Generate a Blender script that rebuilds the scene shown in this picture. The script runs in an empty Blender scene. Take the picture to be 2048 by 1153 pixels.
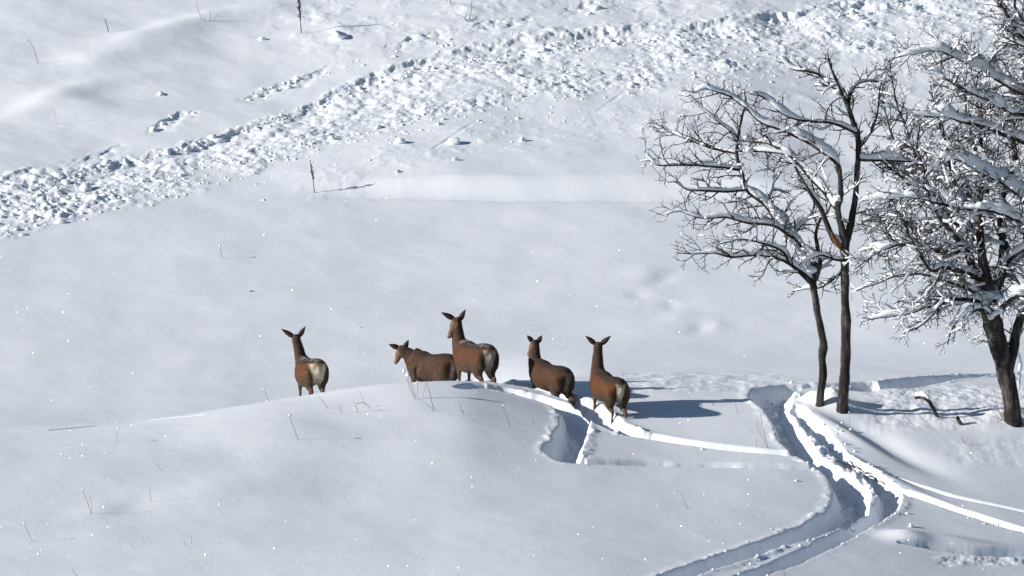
import bpy, math, random
import numpy as np
from mathutils import Vector, Matrix

S = bpy.context.scene
COL = S.collection
R = math.radians

# ------------------------------------------------------------------ camera
PITCH = R(7.0); ZC = 13.0; F = 8400.0        # F: focal length in pixels of a 2048 px wide picture
cam = bpy.data.cameras.new('camera'); cam_o = bpy.data.objects.new('camera', cam); COL.objects.link(cam_o)
cam_o.location = (0, 0, ZC); cam_o.rotation_euler = (math.pi/2 - PITCH, 0, 0)
cam.sensor_width = 36.0; cam.lens = F/2048*36.0; cam.clip_start = 1; cam.clip_end = 3000
S.camera = cam_o
S.view_settings.view_transform = 'Standard'; S.view_settings.look = 'None'
S.view_settings.exposure = 0.28; S.view_settings.gamma = 1.0

# ------------------------------------------------------------------ light
SUN_EL = R(20.5); SUN_FRONT = R(13.0)        # sun at the left, a little towards the camera
sdir = Vector((-math.cos(SUN_EL)*math.cos(SUN_FRONT), -math.cos(SUN_EL)*math.sin(SUN_FRONT), math.sin(SUN_EL)))
W = bpy.data.worlds.new('World'); S.world = W; W.use_nodes = True
nt = W.node_tree; nt.nodes.clear()
sky = nt.nodes.new('ShaderNodeTexSky'); sky.sky_type = 'NISHITA'; sky.sun_disc = False
sky.sun_elevation = SUN_EL
sky.sun_rotation = math.atan2(sdir.x, sdir.y)
sky.altitude = 1500; sky.dust_density = 0.3; sky.air_density = 1.3; sky.ozone_density = 3.0
bg = nt.nodes.new('ShaderNodeBackground'); bg.inputs['Strength'].default_value = 0.054
wo = nt.nodes.new('ShaderNodeOutputWorld')
nt.links.new(sky.outputs[0], bg.inputs[0]); nt.links.new(bg.outputs[0], wo.inputs[0])
sl = bpy.data.lights.new('sun', 'SUN'); sl.energy = 5.0; sl.angle = R(0.7); sl.color = (1.0, 0.955, 0.90)
so = bpy.data.objects.new('sun', sl); COL.objects.link(so)
so.rotation_euler = (-sdir).to_track_quat('-Z', 'Y').to_euler(); so.location = (-40, 60, 40)
S.cycles.max_bounces = 6; S.cycles.diffuse_bounces = 3; S.cycles.glossy_bounces = 2
S.cycles.sample_clamp_indirect = 4

# ------------------------------------------------------------------ helpers
rng = np.random.default_rng(7)
cp, sp = math.cos(PITCH), math.sin(PITCH)

def t_of_row(py):
    v = (576.5-np.asarray(py, float))/F
    return (-sp+v*cp)/(cp+v*sp)
def unproj(px, py, y):
    """world point at depth y seen at photograph pixel px, py"""
    v = (576.5-py)/F; uy = cp+v*sp
    return np.array([(px-1024)/F/uy*y, y, ZC+(-sp+v*cp)/uy*y])
def proj(x, y, z):
    dz = z-ZC; d = y*cp-dz*sp; h = y*sp+dz*cp
    return 1024+x/d*F, 576.5-h/d*F

def smooth(a, b, x):
    t = np.clip((x-a)/(b-a), 0, 1); return t*t*(3-2*t)

_perm = np.random.default_rng(3).permutation(4096)
_grad = np.random.default_rng(4).uniform(0, 2*math.pi, 4096)
_gx, _gy = np.cos(_grad), np.sin(_grad)
def _h(ix, iy, s=0): return _perm[(_perm[(ix+s*131) & 4095]+iy) & 4095]
def gnoise(x, y, s=0):
    x0 = np.floor(x).astype(np.int64); y0 = np.floor(y).astype(np.int64); fx = x-x0; fy = y-y0
    def g(i, j):
        h = _h(x0+i, y0+j, s); return _gx[h]*(fx-i)+_gy[h]*(fy-j)
    u = fx*fx*fx*(fx*(fx*6-15)+10); v = fy*fy*fy*(fy*(fy*6-15)+10)
    a = g(0, 0); b = g(1, 0); c = g(0, 1); d = g(1, 1)
    return (a+(b-a)*u)+((c+(d-c)*u)-(a+(b-a)*u))*v
def fbm(x, y, o=4, s=0, g=0.5):
    r = 0; a = 1.0
    for k in range(o):
        r = r+a*gnoise(x, y, s+k); x = x*2.03+5.1; y = y*2.03+9.7; a *= g
    return r
def worley(x, y, s=0):
    """chunks: random-sized rounded lumps, returns height 0..1"""
    x0 = np.floor(x).astype(np.int64); y0 = np.floor(y).astype(np.int64); best = np.zeros_like(x)
    for i in (-1, 0, 1):
        for j in (-1, 0, 1):
            h = _h(x0+i, y0+j, s); jx = (_perm[h]/4096.0); jy = (_perm[(h+77) & 4095]/4096.0); rr = 0.25+0.6*(_perm[(h+991) & 4095]/4096.0)
            d2 = ((x-x0-i-jx)**2+(y-y0-j-jy)**2)/(rr*rr)
            best = np.maximum(best, np.sqrt(np.clip(1-d2, 0, 1))*rr)
    return best

def link_mesh(name, verts, quads=None, tris=None, mat=None, parent=None, smooth_shade=True, cols=None):
    me = bpy.data.meshes.new(name)
    verts = np.asarray(verts, np.float32)
    q = np.zeros((0, 4), np.int32) if quads is None or len(quads) == 0 else np.asarray(quads, np.int32)
    t = np.zeros((0, 3), np.int32) if tris is None or len(tris) == 0 else np.asarray(tris, np.int32)
    me.vertices.add(len(verts)); me.vertices.foreach_set('co', verts.ravel())
    nl = q.size+t.size; me.loops.add(nl)
    me.loops.foreach_set('vertex_index', np.concatenate([q.ravel(), t.ravel()]).astype(np.int32))
    me.polygons.add(len(q)+len(t))
    ls = np.concatenate([np.arange(len(q))*4, q.size+np.arange(len(t))*3]).astype(np.int32)
    me.polygons.foreach_set('loop_start', ls)
    me.polygons.foreach_set('use_smooth', np.full(len(q)+len(t), smooth_shade))
    me.update(calc_edges=True)
    if cols is not None:
        ca = me.color_attributes.new('coat', 'FLOAT_COLOR', 'POINT')
        c4 = np.ones((len(verts), 4), np.float32); c4[:, :3] = cols; ca.data.foreach_set('color', c4.ravel())
    if mat: me.materials.append(mat)
    o = bpy.data.objects.new(name, me); COL.objects.link(o)
    if parent: o.parent = parent
    return o

class MB:
    def __init__(s): s.v = []; s.q = []; s.t = []; s.n = 0
    def add(s, v, q=None, t=None):
        s.v.append(np.asarray(v, float))
        if q is not None and len(q): s.q.append(np.asarray(q)+s.n)
        if t is not None and len(t): s.t.append(np.asarray(t)+s.n)
        s.n += len(v)
    def arrays(s):
        return (np.concatenate(s.v), np.concatenate(s.q) if s.q else None, np.concatenate(s.t) if s.t else None)
    def build(s, name, mat=None, parent=None, sm=True, off=None):
        v, q, t = s.arrays()
        if off is not None: v = v-np.asarray(off)
        return link_mesh(name, v, q, t, mat, parent, sm)
    def tube(s, P, r, n=6, a=None, lateral=None, cap=True):
        """swept tube through P; r radius (n,) ; a = optional second radius across 'lateral' direction"""
        P = np.asarray(P, float); m = len(P); r = np.broadcast_to(np.asarray(r, float), (m,))
        T = np.gradient(P, axis=0); T /= np.linalg.norm(T, axis=1)[:, None]+1e-9
        if lateral is None:
            L = np.zeros_like(P); ref = np.array([0.13, 0.21, 0.97]) if abs(T[0][2]) < 0.8 else np.array([0.9, 0.4, 0.1])
            l = np.cross(T[0], ref); 
            for i in range(m):
                l = l-T[i]*l.dot(T[i]); l /= np.linalg.norm(l)+1e-9; L[i] = l
        else:
            L = np.broadcast_to(np.asarray(lateral, float), P.shape).copy(); L -= T*(L*T).sum(1)[:, None]
            L /= np.linalg.norm(L, axis=1)[:, None]+1e-9
        U = np.cross(L, T)
        ra = r if a is None else np.broadcast_to(np.asarray(a, float), (m,))
        th = np.arange(n)/n*2*math.pi
        V = P[:, None, :]+L[:, None, :]*(ra[:, None]*np.cos(th)[None])[:, :, None]+U[:, None, :]*(r[:, None]*np.sin(th)[None])[:, :, None]
        V = V.reshape(-1, 3)
        i = np.arange(m-1)[:, None]*n; j = np.arange(n)[None]; k = (j+1) % n
        Q = np.stack([i+j, i+k, i+n+k, i+n+j], -1).reshape(-1, 4)
        if cap:
            V = np.vstack([V, P[0]-T[0]*min(r[0], ra[0])*0.5, P[-1]+T[-1]*min(r[-1], ra[-1])*0.5])
            c0, c1 = m*n, m*n+1; jj = np.arange(n); kk = (jj+1) % n
            tr = np.concatenate([np.stack([kk, jj, np.full(n, c0)], -1), np.stack([(m-1)*n+jj, (m-1)*n+kk, np.full(n, c1)], -1)])
        else: tr = None
        s.add(V, Q, tr)

def spline(P, n):
    """Catmull-Rom resample of control rows (any columns) to n rows"""
    P = np.asarray(P, float); m = len(P)
    if m == 2: return P[0]+(P[1]-P[0])*np.linspace(0, 1, n)[:, None]
    E = np.vstack([2*P[0]-P[1], P, 2*P[-1]-P[-2]]); t = np.linspace(0, m-1-1e-9, n); i = t.astype(int); f = (t-i)[:, None]
    a, b, c, d = E[i], E[i+1], E[i+2], E[i+3]
    return 0.5*((2*b)+(-a+c)*f+(2*a-5*b+4*c-d)*f*f+(-a+3*b-3*c+d)*f**3)

def tag(o, label=None, cat=None, group=None, kind=None):
    if label: o['label'] = label
    if cat: o['category'] = cat
    if group: o['group'] = group
    if kind: o['kind'] = kind
    return o
def empty(name, loc):
    o = bpy.data.objects.new(name, None); COL.objects.link(o); o.location = loc; o.empty_display_size = 0.2
    return o

# icosphere templates
def ico(level):
    import bmesh
    bm = bmesh.new(); bmesh.ops.create_icosphere(bm, subdivisions=level, radius=1)
    v = np.array([p.co[:] for p in bm.verts]); f = np.array([[q.index for q in p.verts] for p in bm.faces]); bm.free(); return v, f
ICO1, ICO2, ICO3 = ico(1), ico(2), ico(3)

# ------------------------------------------------------------------ materials
def new_mat(name):
    m = bpy.data.materials.new(name); m.use_nodes = True; n = m.node_tree.nodes; n.clear()
    out = n.new('ShaderNodeOutputMaterial'); b = n.new('ShaderNodeBsdfPrincipled')
    m.node_tree.links.new(b.outputs[0], out.inputs[0]); return m, m.node_tree, b
def noise_node(nt, scale, detail=4, rough=0.55, coord='Object', vec=None):
    tc = nt.nodes.new('ShaderNodeTexCoord'); n = nt.nodes.new('ShaderNodeTexNoise')
    n.inputs['Scale'].default_value = scale; n.inputs['Detail'].default_value = detail; n.inputs['Roughness'].default_value = rough
    if vec:
        mp = nt.nodes.new('ShaderNodeMapping'); mp.inputs['Scale'].default_value = vec
        nt.links.new(tc.outputs[coord], mp.inputs[0]); nt.links.new(mp.outputs[0], n.inputs['Vector'])
    else: nt.links.new(tc.outputs[coord], n.inputs['Vector'])
    return n
def ramp(nt, src, stops):
    r = nt.nodes.new('ShaderNodeValToRGB'); e = r.color_ramp.elements
    while len(e) < len(stops): e.new(0.5)
    for k, (p, c) in enumerate(stops): e[k].position = p; e[k].color = (*c, 1)
    nt.links.new(src, r.inputs[0]); return r
def bump(nt, b, srcs):
    prev = None
    for s, dist, st in srcs:
        bp = nt.nodes.new('ShaderNodeBump'); bp.inputs['Distance'].default_value = dist; bp.inputs['Strength'].default_value = st
        nt.links.new(s, bp.inputs['Height'])
        if prev: nt.links.new(prev, bp.inputs['Normal'])
        prev = bp.outputs[0]
    nt.links.new(prev, b.inputs['Normal'])

def snow_material(name, fine=True):
    m, nt, b = new_mat(name)
    n1 = noise_node(nt, 0.6, 4); c = ramp(nt, n1.outputs[0], [(0.3, (0.80, 0.835, 0.885)), (0.7, (0.86, 0.885, 0.92))])
    nt.links.new(c.outputs[0], b.inputs['Base Color'])
    b.inputs['Roughness'].default_value = 0.55; b.inputs['Specular IOR Level'].default_value = 0.25
    g = noise_node(nt, 28, 5, 0.65); g2 = noise_node(nt, 3.2, 4, 0.6, vec=(1, 0.45, 1))
    if fine: bump(nt, b, [(g2.outputs[0], 0.05, 0.08), (g.outputs[0], 0.012, 0.36)])
    else: bump(nt, b, [(g.outputs[0], 0.012, 0.6)])
    return m
M_snow = snow_material('snow'); M_snow2 = snow_material('loose_snow', False)

def bark_material(name, c0, c1, c2):
    m, nt, b = new_mat(name)
    n = noise_node(nt, 9, 6, 0.65, vec=(1, 1, 0.22)); c = ramp(nt, n.outputs[0], [(0.32, c0), (0.5, c1), (0.68, c2)])
    nt.links.new(c.outputs[0], b.inputs['Base Color']); b.inputs['Roughness'].default_value = 0.9
    b.inputs['Specular IOR Level'].default_value = 0.2
    n2 = noise_node(nt, 40, 5, 0.7, vec=(1, 1, 0.2)); bump(nt, b, [(n.outputs[0], 0.03, 0.7), (n2.outputs[0], 0.008, 0.8)])
    return m
M_bark = bark_material('bark', (0.014, 0.012, 0.012), (0.036, 0.031, 0.029), (0.15, 0.14, 0.132))
M_twig = bark_material('twig_bark', (0.024, 0.020, 0.019), (0.045, 0.037, 0.035), (0.085, 0.075, 0.07))
M_torn = bark_material('torn_wood', (0.06, 0.03, 0.018), (0.22, 0.10, 0.05), (0.40, 0.22, 0.12))
M_straw = bark_material('dry_stem', (0.12, 0.09, 0.075), (0.20, 0.155, 0.12), (0.32, 0.25, 0.19))
M_pale = bark_material('pale_straw', (0.20, 0.15, 0.10), (0.36, 0.27, 0.18), (0.5, 0.4, 0.28))
M_dark = bark_material('dark_stem', (0.03, 0.02, 0.016), (0.06, 0.04, 0.03), (0.10, 0.065, 0.045))

def fur_material():
    m, nt, b = new_mat('deer_coat')
    a = nt.nodes.new('ShaderNodeVertexColor'); a.layer_name = 'coat'
    n = noise_node(nt, 60, 4, 0.7, vec=(1, 0.35, 0.8)); n2 = noise_node(nt, 9, 4, 0.6)
    r = ramp(nt, n.outputs[0], [(0.3, (0.7, 0.7, 0.7)), (0.7, (1.28, 1.27, 1.25))])
    r2 = ramp(nt, n2.outputs[0], [(0.3, (0.78, 0.78, 0.8)), (0.7, (1.22, 1.2, 1.16))])
    mx = nt.nodes.new('ShaderNodeMix'); mx.data_type = 'RGBA'; mx.blend_type = 'MULTIPLY'; mx.inputs[0].default_value = 1
    nt.links.new(a.outputs[0], mx.inputs[6]); nt.links.new(r.outputs[0], mx.inputs[7])
    mx2 = nt.nodes.new('ShaderNodeMix'); mx2.data_type = 'RGBA'; mx2.blend_type = 'MULTIPLY'; mx2.inputs[0].default_value = 1
    nt.links.new(mx.outputs[2], mx2.inputs[6]); nt.links.new(r2.outputs[0], mx2.inputs[7])
    nt.links.new(mx2.outputs[2], b.inputs['Base Color']); b.inputs['Roughness'].default_value = 0.85
    b.inputs['Specular IOR Level'].default_value = 0.25; b.inputs['Sheen Weight'].default_value = 0.03
    bump(nt, b, [(n2.outputs[0], 0.03, 0.5), (n.outputs[0], 0.008, 0.9)])
    return m
M_fur = fur_material()
m, nt_, b_ = new_mat('glint_facet'); b_.inputs['Base Color'].default_value = (0.95, 0.97, 1, 1); b_.inputs['Metallic'].default_value = 1.0
b_.inputs['Roughness'].default_value = 0.42
tn = noise_node(nt_, 3, 2); rr = ramp(nt_, tn.outputs[0], [(0.3, (0.85, 0.92, 1)), (0.7, (1, 0.97, 0.93))]); nt_.links.new(rr.outputs[0], b_.inputs['Base Color'])
M_glint = m

# ------------------------------------------------------------------ terrain
ST = np.array([30, 50, 60, 66, 70, 74, 77, 79, 80, 81.5, 83.5, 86, 88, 92, 97, 106, 115, 126, 150, 220, 500, 1200.])
CX = np.array([-400, 0, 300, 560, 700, 860, 930, 1000, 1150, 1300, 1550, 1750, 2048, 2500.])
def _c(*mid): return mid
near = {  # rows at stations 66 .. 88
 -400: (1160,1030,912,872,866,864,862,850,825,790),
  0:   (1160,1036,920,868,859,856,855,848,825,790),
 300: (1160,1038,922,858,840,839,842,843,826,790),
 560: (1160,1040,922,838,804,799,803,818,822,792),
 700: (1160,1045,928,840,792,777,784,808,818,792),
 860: (1160,1048,930,842,785,765,772,800,815,792),
 930: (1160,1048,932,845,788,767,765,785,800,785),
 1000:(1160,1050,938,855,800,779,764,768,778,768),
 1150:(1160,1055,950,875,826,803,778,757,750,742),
 1300:(1170,1066,963,891,839,813,783,757,748,739),
 1550:(1195,1088,980,903,848,820,790,763,750,738),
 1750:(1222,1112,1000,918,857,826,792,764,750,738),
 2048:(1268,1152,1036,948,882,850,806,770,752,738),
 2500:(1340,1220,1100,1010,935,895,835,778,754,738)}
NR = np.zeros((len(CX), len(ST)))
for a, c in enumerate(CX):
    mid = near[int(c)]
    NR[a] = (4200, 1790, 1360)+tuple(mid)+(700, 590, 395, 212, 0, -330, -900, -1500, -1700)
TZ = ZC+t_of_row(NR)*ST[None]            # heights at the control grid
def hermite(xs, ys, x):
    """ys (..., n) sampled at xs; x same leading shape broadcast -> slopes by finite difference"""
    m = np.gradient(ys, xs, axis=-1); return m
_mz = np.gradient(TZ, ST, axis=1)
# limit slopes (monotone-ish) to avoid overshoot
_d = np.diff(TZ, axis=1)/np.diff(ST)[None]
for a in range(TZ.shape[0]):
    for k in range(1, TZ.shape[1]-1):
        s0, s1 = _d[a, k-1], _d[a, k]
        h0, h1 = ST[k]-ST[k-1], ST[k+1]-ST[k]
        _mz[a, k] = (s0*h1+s1*h0)/(h0+h1)
# grid over (column, y): dense lookup table
CG = np.linspace(CX[0], CX[-1], 581); YG = np.concatenate([np.arange(30, 60, .5), np.arange(60, 130, .05), np.arange(130, 1200.1, 2)])
def _table():
    i = np.clip(np.searchsorted(ST, YG, side='right')-1, 0, len(ST)-2); h = (ST[i+1]-ST[i]); t = (YG-ST[i])/h
    h00 = 2*t**3-3*t**2+1; h10 = t**3-2*t**2+t; h01 = -2*t**3+3*t**2; h11 = t**3-t**2
    Z = TZ[:, i]*h00+_mz[:, i]*h*h10+TZ[:, i+1]*h01+_mz[:, i+1]*h*h11      # cols x YG
    mx = np.gradient(Z, CX, axis=0)
    j = np.clip(np.searchsorted(CX, CG, side='right')-1, 0, len(CX)-2); h = (CX[j+1]-CX[j])[:, None]; t = ((CG-CX[j])[:, None])/h
    h00 = 2*t**3-3*t**2+1; h10 = t**3-2*t**2+t; h01 = -2*t**3+3*t**2; h11 = t**3-t**2
    return Z[j]*h00+mx[j]*h*h10+Z[j+1]*h01+mx[j+1]*h*h11
TAB = _table()
# gentle smoothing across columns
for _ in range(14): TAB[1:-1] = 0.25*TAB[:-2]+0.5*TAB[1:-1]+0.25*TAB[2:]
def base(x, y):
    x = np.asarray(x, float); y = np.asarray(y, float)
    c = np.clip(1024+x/y*F*0.9925, CX[0], CX[-1]); fc = (c-CG[0])/(CG[1]-CG[0]); i = np.clip(fc.astype(int), 0, len(CG)-2); fc = fc-i
    fy = np.interp(y, YG, np.arange(len(YG))); j = np.clip(fy.astype(int), 0, len(YG)-2); fy = fy-j
    a = TAB[i, j]*(1-fc)+TAB[i+1, j]*fc; b = TAB[i, j+1]*(1-fc)+TAB[i+1, j+1]*fc
    return a*(1-fy)+b*fy
_ys = np.arange(58, 150, 0.02)
def hit(px, py, f=base, ymin=58):
    """first point of the ground seen at this pixel"""
    v = (576.5-py)/F; uy = cp+v*sp; ys = _ys[_ys >= ymin]
    x = (px-1024)/F/uy*ys; z = ZC+(-sp+v*cp)/uy*ys; g = f(x, ys)
    k = np.argmax(g >= z) if (g >= z).any() else len(ys)-1
    return np.array([x[k], ys[k], g[k]])
def world_line(pts):   # [(px,py,...)] -> rows (x, y, extra...)
    return np.array([list(hit(p[0], p[1])[:2])+list(p[2:]) for p in pts])

# tracks: (px, py, half width m, depth m)
TRACKS = [
 # B, deer three down to the deep elbow and back right to the main track
 [(925,774,.20,.10),(955,771,.24,.30),(1010,779,.27,.40),(1080,797,.27,.42),(1130,812,.28,.45),(1152,832,.28,.48),(1150,858,.28,.50),(1136,882,.30,.52),(1122,903,.34,.52),(1140,919,.28,.46),(1180,922,.26,.32),(1250,924,.25,.29),(1330,926,.24,.27),(1420,928,.24,.26),(1500,930,.23,.26),(1570,933,.23,.26),(1622,934,.19,.22)],
 # A, deer four
 [(950,762,.2,.34),(1010,767,.22,.36),(1060,773,.24,.38),(1110,784,.26,.42),(1150,797,.26,.45),(1185,818,.27,.48),(1220,846,.30,.50),(1262,866,.26,.46),(1310,874,.22,.28),(1370,884,.21,.24),(1440,892,.19,.22),(1510,900,.18,.20),(1580,908,.19,.22)],
 # main left track
 [(1745,766,.25,.30),(1650,772,.30,.34),(1590,775,.36,.38),(1545,782,.46,.44),(1540,798,.40,.50),(1556,822,.26,.46),(1572,850,.26,.46),(1586,876,.28,.46),(1604,900,.27,.44),(1632,920,.24,.45),(1666,942,.24,.48),(1694,966,.30,.52),(1704,992,.33,.54),(1700,1016,.32,.54),(1672,1040,.30,.50),(1620,1064,.25,.44),(1560,1084,.23,.40),(1490,1107,.22,.38),(1420,1130,.22,.36),(1340,1157,.22,.35)],
 # main right track
 [(1590,822,.16,.22),(1615,842,.18,.26),(1640,866,.2,.28),(1662,890,.2,.28),(1682,910,.18,.26),(1712,932,.16,.22),(1742,950,.18,.28),(1768,972,.22,.38),(1782,992,.22,.42),(1770,1015,.22,.42),(1738,1040,.22,.40),(1690,1070,.20,.34),(1640,1096,.19,.32),(1580,1121,.19,.30),(1500,1153,.19,.28),(1450,1173,.19,.28)],
 # running off to the lower right
 [(1790,982,.18,.30),(1840,994,.16,.26),(1900,1014,.15,.24),(1960,1034,.16,.26),(2010,1050,.17,.28),(2070,1068,.18,.30),(2140,1088,.18,.30)],
 [(1778,952,.08,.10),(1840,972,.08,.12),(1900,990,.08,.12),(1960,1004,.07,.10),(2048,1024,.07,.10),(2120,1040,.07,.1)],
 # behind the trees
 [(1722,780,.25,.24),(1750,775,.50,.40),(1800,768,.55,.45),(1860,760,.50,.42),(1930,755,.46,.42),(2000,752,.44,.42),(2080,750,.44,.42),(2160,750,.44,.4)],
 # drift hollow lower right
 [(1800,1088,.05,.05),(1860,1094,.16,.22),(1930,1102,.22,.30),(1990,1106,.22,.30),(2060,1110,.22,.28),(2140,1112,.22,.28)],
 # faint animal line on the left shoulder
 [(-40,868,.10,.05),(100,862,.12,.07),(200,852,.12,.07),(300,842,.10,.05),(400,832,.08,.03)],
]
TRW = [world_line(t) for t in TRACKS]

def seg_field(x, y, line):
    """distance to a polyline with interpolated extras; signed side too"""
    n = len(x); D = np.full(n, 1e9); E = np.zeros((n, line.shape[1]-2))
    for a, b in zip(line[:-1], line[1:]):
        ab = b[:2]-a[:2]; L2 = ab.dot(ab)+1e-9
        t = np.clip(((x-a[0])*ab[0]+(y-a[1])*ab[1])/L2, 0, 1)
        d = np.hypot(x-a[0]-t*ab[0], y-a[1]-t*ab[1]); m = d < D
        D[m] = d[m]; E[m] = a[2:]+(b[2:]-a[2:])*t[m][:, None]
    return D, E

def px_field(px, py, line, ys=3.2):
    """vertical signed distance (pixels) below a px-monotone line"""
    L = np.array(line, float); gx = np.arange(L[0, 0], L[-1, 0], 5.0); gy = np.interp(gx, L[:, 0], L[:, 1]); kk = np.hanning(int(ys*10)); kk /= kk.sum(); gy = np.convolve(np.pad(gy, len(kk)//2, 'edge'), kk, 'same')[len(kk)//2:][:len(gx)]
    return py-np.interp(px, gx, gy)

SCARP = [(-200,375),(0,352),(150,345),(250,325),(400,288),(470,268),(560,238),(640,208),(720,175),(800,150),(900,128),(1000,108),(1100,96),(1250,82),(1400,70),(1550,52),(1700,22),(1850,0),(2300,-60)]
DB_TOP = [(-200,372),(0,352),(120,350),(200,352),(300,335),(420,310),(540,280),(640,262),(760,232),(860,200),(960,170),(1060,138),(1160,112),(1250,100),(1400,80),(1550,60),(1700,32),(1850,5),(2300,-60)]
DB_BOT = [(-200,535),(0,487),(80,462),(200,432),(330,408),(450,372),(520,350),(600,318),(700,300),(800,280),(900,262),(1000,240),(1150,222),(1300,212),(1450,190),(1600,160),(1800,120),(2300,60)]
UPL = [(-200,420),(100,332),(230,298),(340,236),(420,212),(500,192),(610,155),(700,130),(780,108),(840,92),(1000,68),(1100,45),(1250,8),(1400,-30),(2300,-200)]
SHELF = [(-200,540),(100,480),(300,420),(420,402),(620,388),(760,389),(880,392),(970,396),(1100,398),(1250,398),(1400,398),(1700,404),(2300,420)]

def detail(x, y, zb):
    """everything added to the base: drifts, tracks, avalanche debris"""
    px, py = proj(x, y, zb)
    z = 0.045*fbm(x*0.22+3, y*0.16, 3, 11)+0.010*fbm(x*0.55+y*0.2, y*0.5-x*0.1, 3, 21)+0.0022*fbm(x*2.0+y*1.0, y*1.3, 4, 31)
    back = smooth(100, 112, y)
    z = z+back*(0.11*fbm(x*0.16+y*0.12, y*0.10-x*.05, 3, 41)+0.014*fbm(x*.7+y*.3, y*.6, 3, 43))
    def mound(cx_, cy_, rx, ry, h, sk=0.0, soft=2.0):
        c = hit(cx_, cy_); dx = x-c[0]; dy = y-c[1]; dx = dx-sk*dy
        return (h*.5 if c[1] > 100 else h)*np.exp(-((dx/rx)**2+(dy/ry)**2))
    # big wind drifts upper left
    for a in ((120,195,.9,1.1,.34,.5),(165,215,1.0,.8,.22,.4),(60,225,.8,1.0,.2,.5),(215,120,1.3,1.3,.40,.7),(300,75,1.1,1.2,.28,.7),(350,55,.8,.8,.2,.4),(480,30,1.2,1.0,.26,.6),(560,20,1.3,.8,.16,.5),(230,165,1.1,.9,.14,.5),
              (940,48,.5,.5,.16,0),(680,72,.3,.35,.12,0),(415,40,.6,.6,.14,.2),(180,240,1.6,1.,.1,.6)):
        z = z+mound(*a)
    # soft lumps beside the trail in the midfield
    for a in ((1290,548,.55,.7,.03,.3),(1325,560,.3,.5,-.03,.3),(1275,590,.25,.4,-.025,0),(1360,635,.4,.5,.025,.2),(1400,658,.25,.5,-.03,.2),(1430,650,.3,.5,.02,0),(1340,610,.2,.4,-.02,0),
              (480,905,.9,.8,-.03,.3),(430,980,.8,.9,.035,.3),(220,1020,.5,.6,.04,.3),(260,1012,.35,.6,-.025,.3),(190,1075,.9,.8,.03,.4),(620,870,1.,.8,.02,.3)):
        z = z+mound(*a)
    # right-hand bank and hollows; last bumps added to shade the drift hollow
    for a in ((1660,850,.25,1.4,.06,-.55),(1730,935,.22,1.4,.08,-.55),(1775,893,.5,1.4,-.13,-.5),(1728,880,.3,1.3,.05,-.5),(1622,806,.20,.25,.13,0),(1664,812,.22,.28,.15,0),
              (1650,812,.45,.55,.16,0),(1690,820,.4,.5,.12,0),(2030,842,.7,.6,.16,0),(1950,850,.9,.35,.07,0),(1815,1080,.4,.3,.12,0),(1890,1082,.9,.35,.12,0)):
        z = z+mound(*a)
    # lumpy trampled snow around the big tree
    m = smooth(1700, 1780, px)*smooth(762, 785, py)*(1-smooth(840, 872, py))*(y < 88)
    k = m > 0
    if k.any(): z[k] += m[k]*(0.045*fbm(x[k]*2.2, y[k]*1.6, 4, 51)+0.014*worley(x[k]*3.2, y[k]*2.6, 5))
    m = smooth(1850, 1930, px)*smooth(865, 890, py)*(1-smooth(920, 950, py))*(y < 84); k = m > 0
    if k.any(): z[k] += m[k]*0.016*fbm(x[k]*2.2, y[k]*1.6, 4, 53)
    m = smooth(1180, 1280, px)*(1-smooth(1540, 1600, px))*smooth(742, 752, py)*(1-smooth(776, 790, py))*(y > 80)*(y < 90); k = m > 0
    if k.any(): z[k] += m[k]*(0.03*fbm(x[k]*2.0, y[k]*1.2, 3, 54))
    # loose lumps under the lower right drift edge
    m = smooth(1850, 1900, px)*smooth(1106, 1112, py)*(1-smooth(1124, 1136, py))*(y < 75); k = m > 0
    if k.any(): z[k] += m[k]*.035*fbm(x[k]*4, y[k]*3, 4, 9)
    # tracks
    dig = np.zeros_like(x); rim = np.zeros_like(x)
    for ti, L in enumerate(TRW):
        k = np.nonzero((x > L[:, 0].min()-1.2) & (x < L[:, 0].max()+1.2) & (y > L[:, 1].min()-1.2) & (y < L[:, 1].max()+1.2))[0]
        if len(k) == 0: continue
        D, E = seg_field(x[k], y[k], L); near_ = D < E[:, 0]+0.5; k = k[near_]; D = D[near_]; E = E[near_]
        if len(k) == 0: continue
        xx, yy = x[k], y[k]
        D = D+(.06*fbm(xx*1.3, yy*1.3, 4, 61+ti) if ti in (2, 3) else np.where(E[:, 1] > .34, .08*fbm(xx*1.3, yy*1.3, 4, 61+ti), .045*fbm(xx*.9, yy*.9, 2, 61+ti)))+np.where(E[:, 1] > .34, .02 if ti in (2, 3) else .008, .001)*gnoise(xx*7, yy*7, 66+ti)
        w = E[:, 0]; dep = E[:, 1]
        prof = 1-smooth(w*np.where(dep < .34, .20, .36), w*1.10, D)
        floor = 1-0.18*worley(xx*5, yy*4, 9)-0.12*fbm(xx*3, yy*3, 3, 71)
        d = dep*.88*prof*floor-(prof > 0)*prof*(np.where(dep > .34, .04 if ti in (2, 3) else .01, .002)*fbm(xx*5, yy*4, 3, 10)+(.001 if ti < 2 or ti > 3 else .022)*worley(xx*10, yy*8, 11)); dig[k] = np.maximum(dig[k], d)
        r = np.exp(-((D-w*1.2)/0.10)**2)*(.35+np.clip(1.6*fbm(xx*2.3, yy*2.3, 2, 12), 0, 1)*worley(xx*7, yy*6, 12)*2)*np.clip(dep, 0, .4)*np.where(dep > .34, .08, .02)
        rim[k] = np.maximum(rim[k], r)
    z = z-dig+rim*(dig < 0.05)
    # churned ridge between the two main tracks
    L = np.array([list(hit(a, b)[:2])+[c, d] for a, b, c, d in ((1585,815,.12,.05),(1620,855,.22,.10),(1655,905,.3,.10),(1700,940,.3,.10),(1745,975,.3,.10),(1745,1010,.2,.08),(1700,1048,.12,.02),(1600,1092,.1,.01),(1480,1135,.1,.01))])
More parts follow.
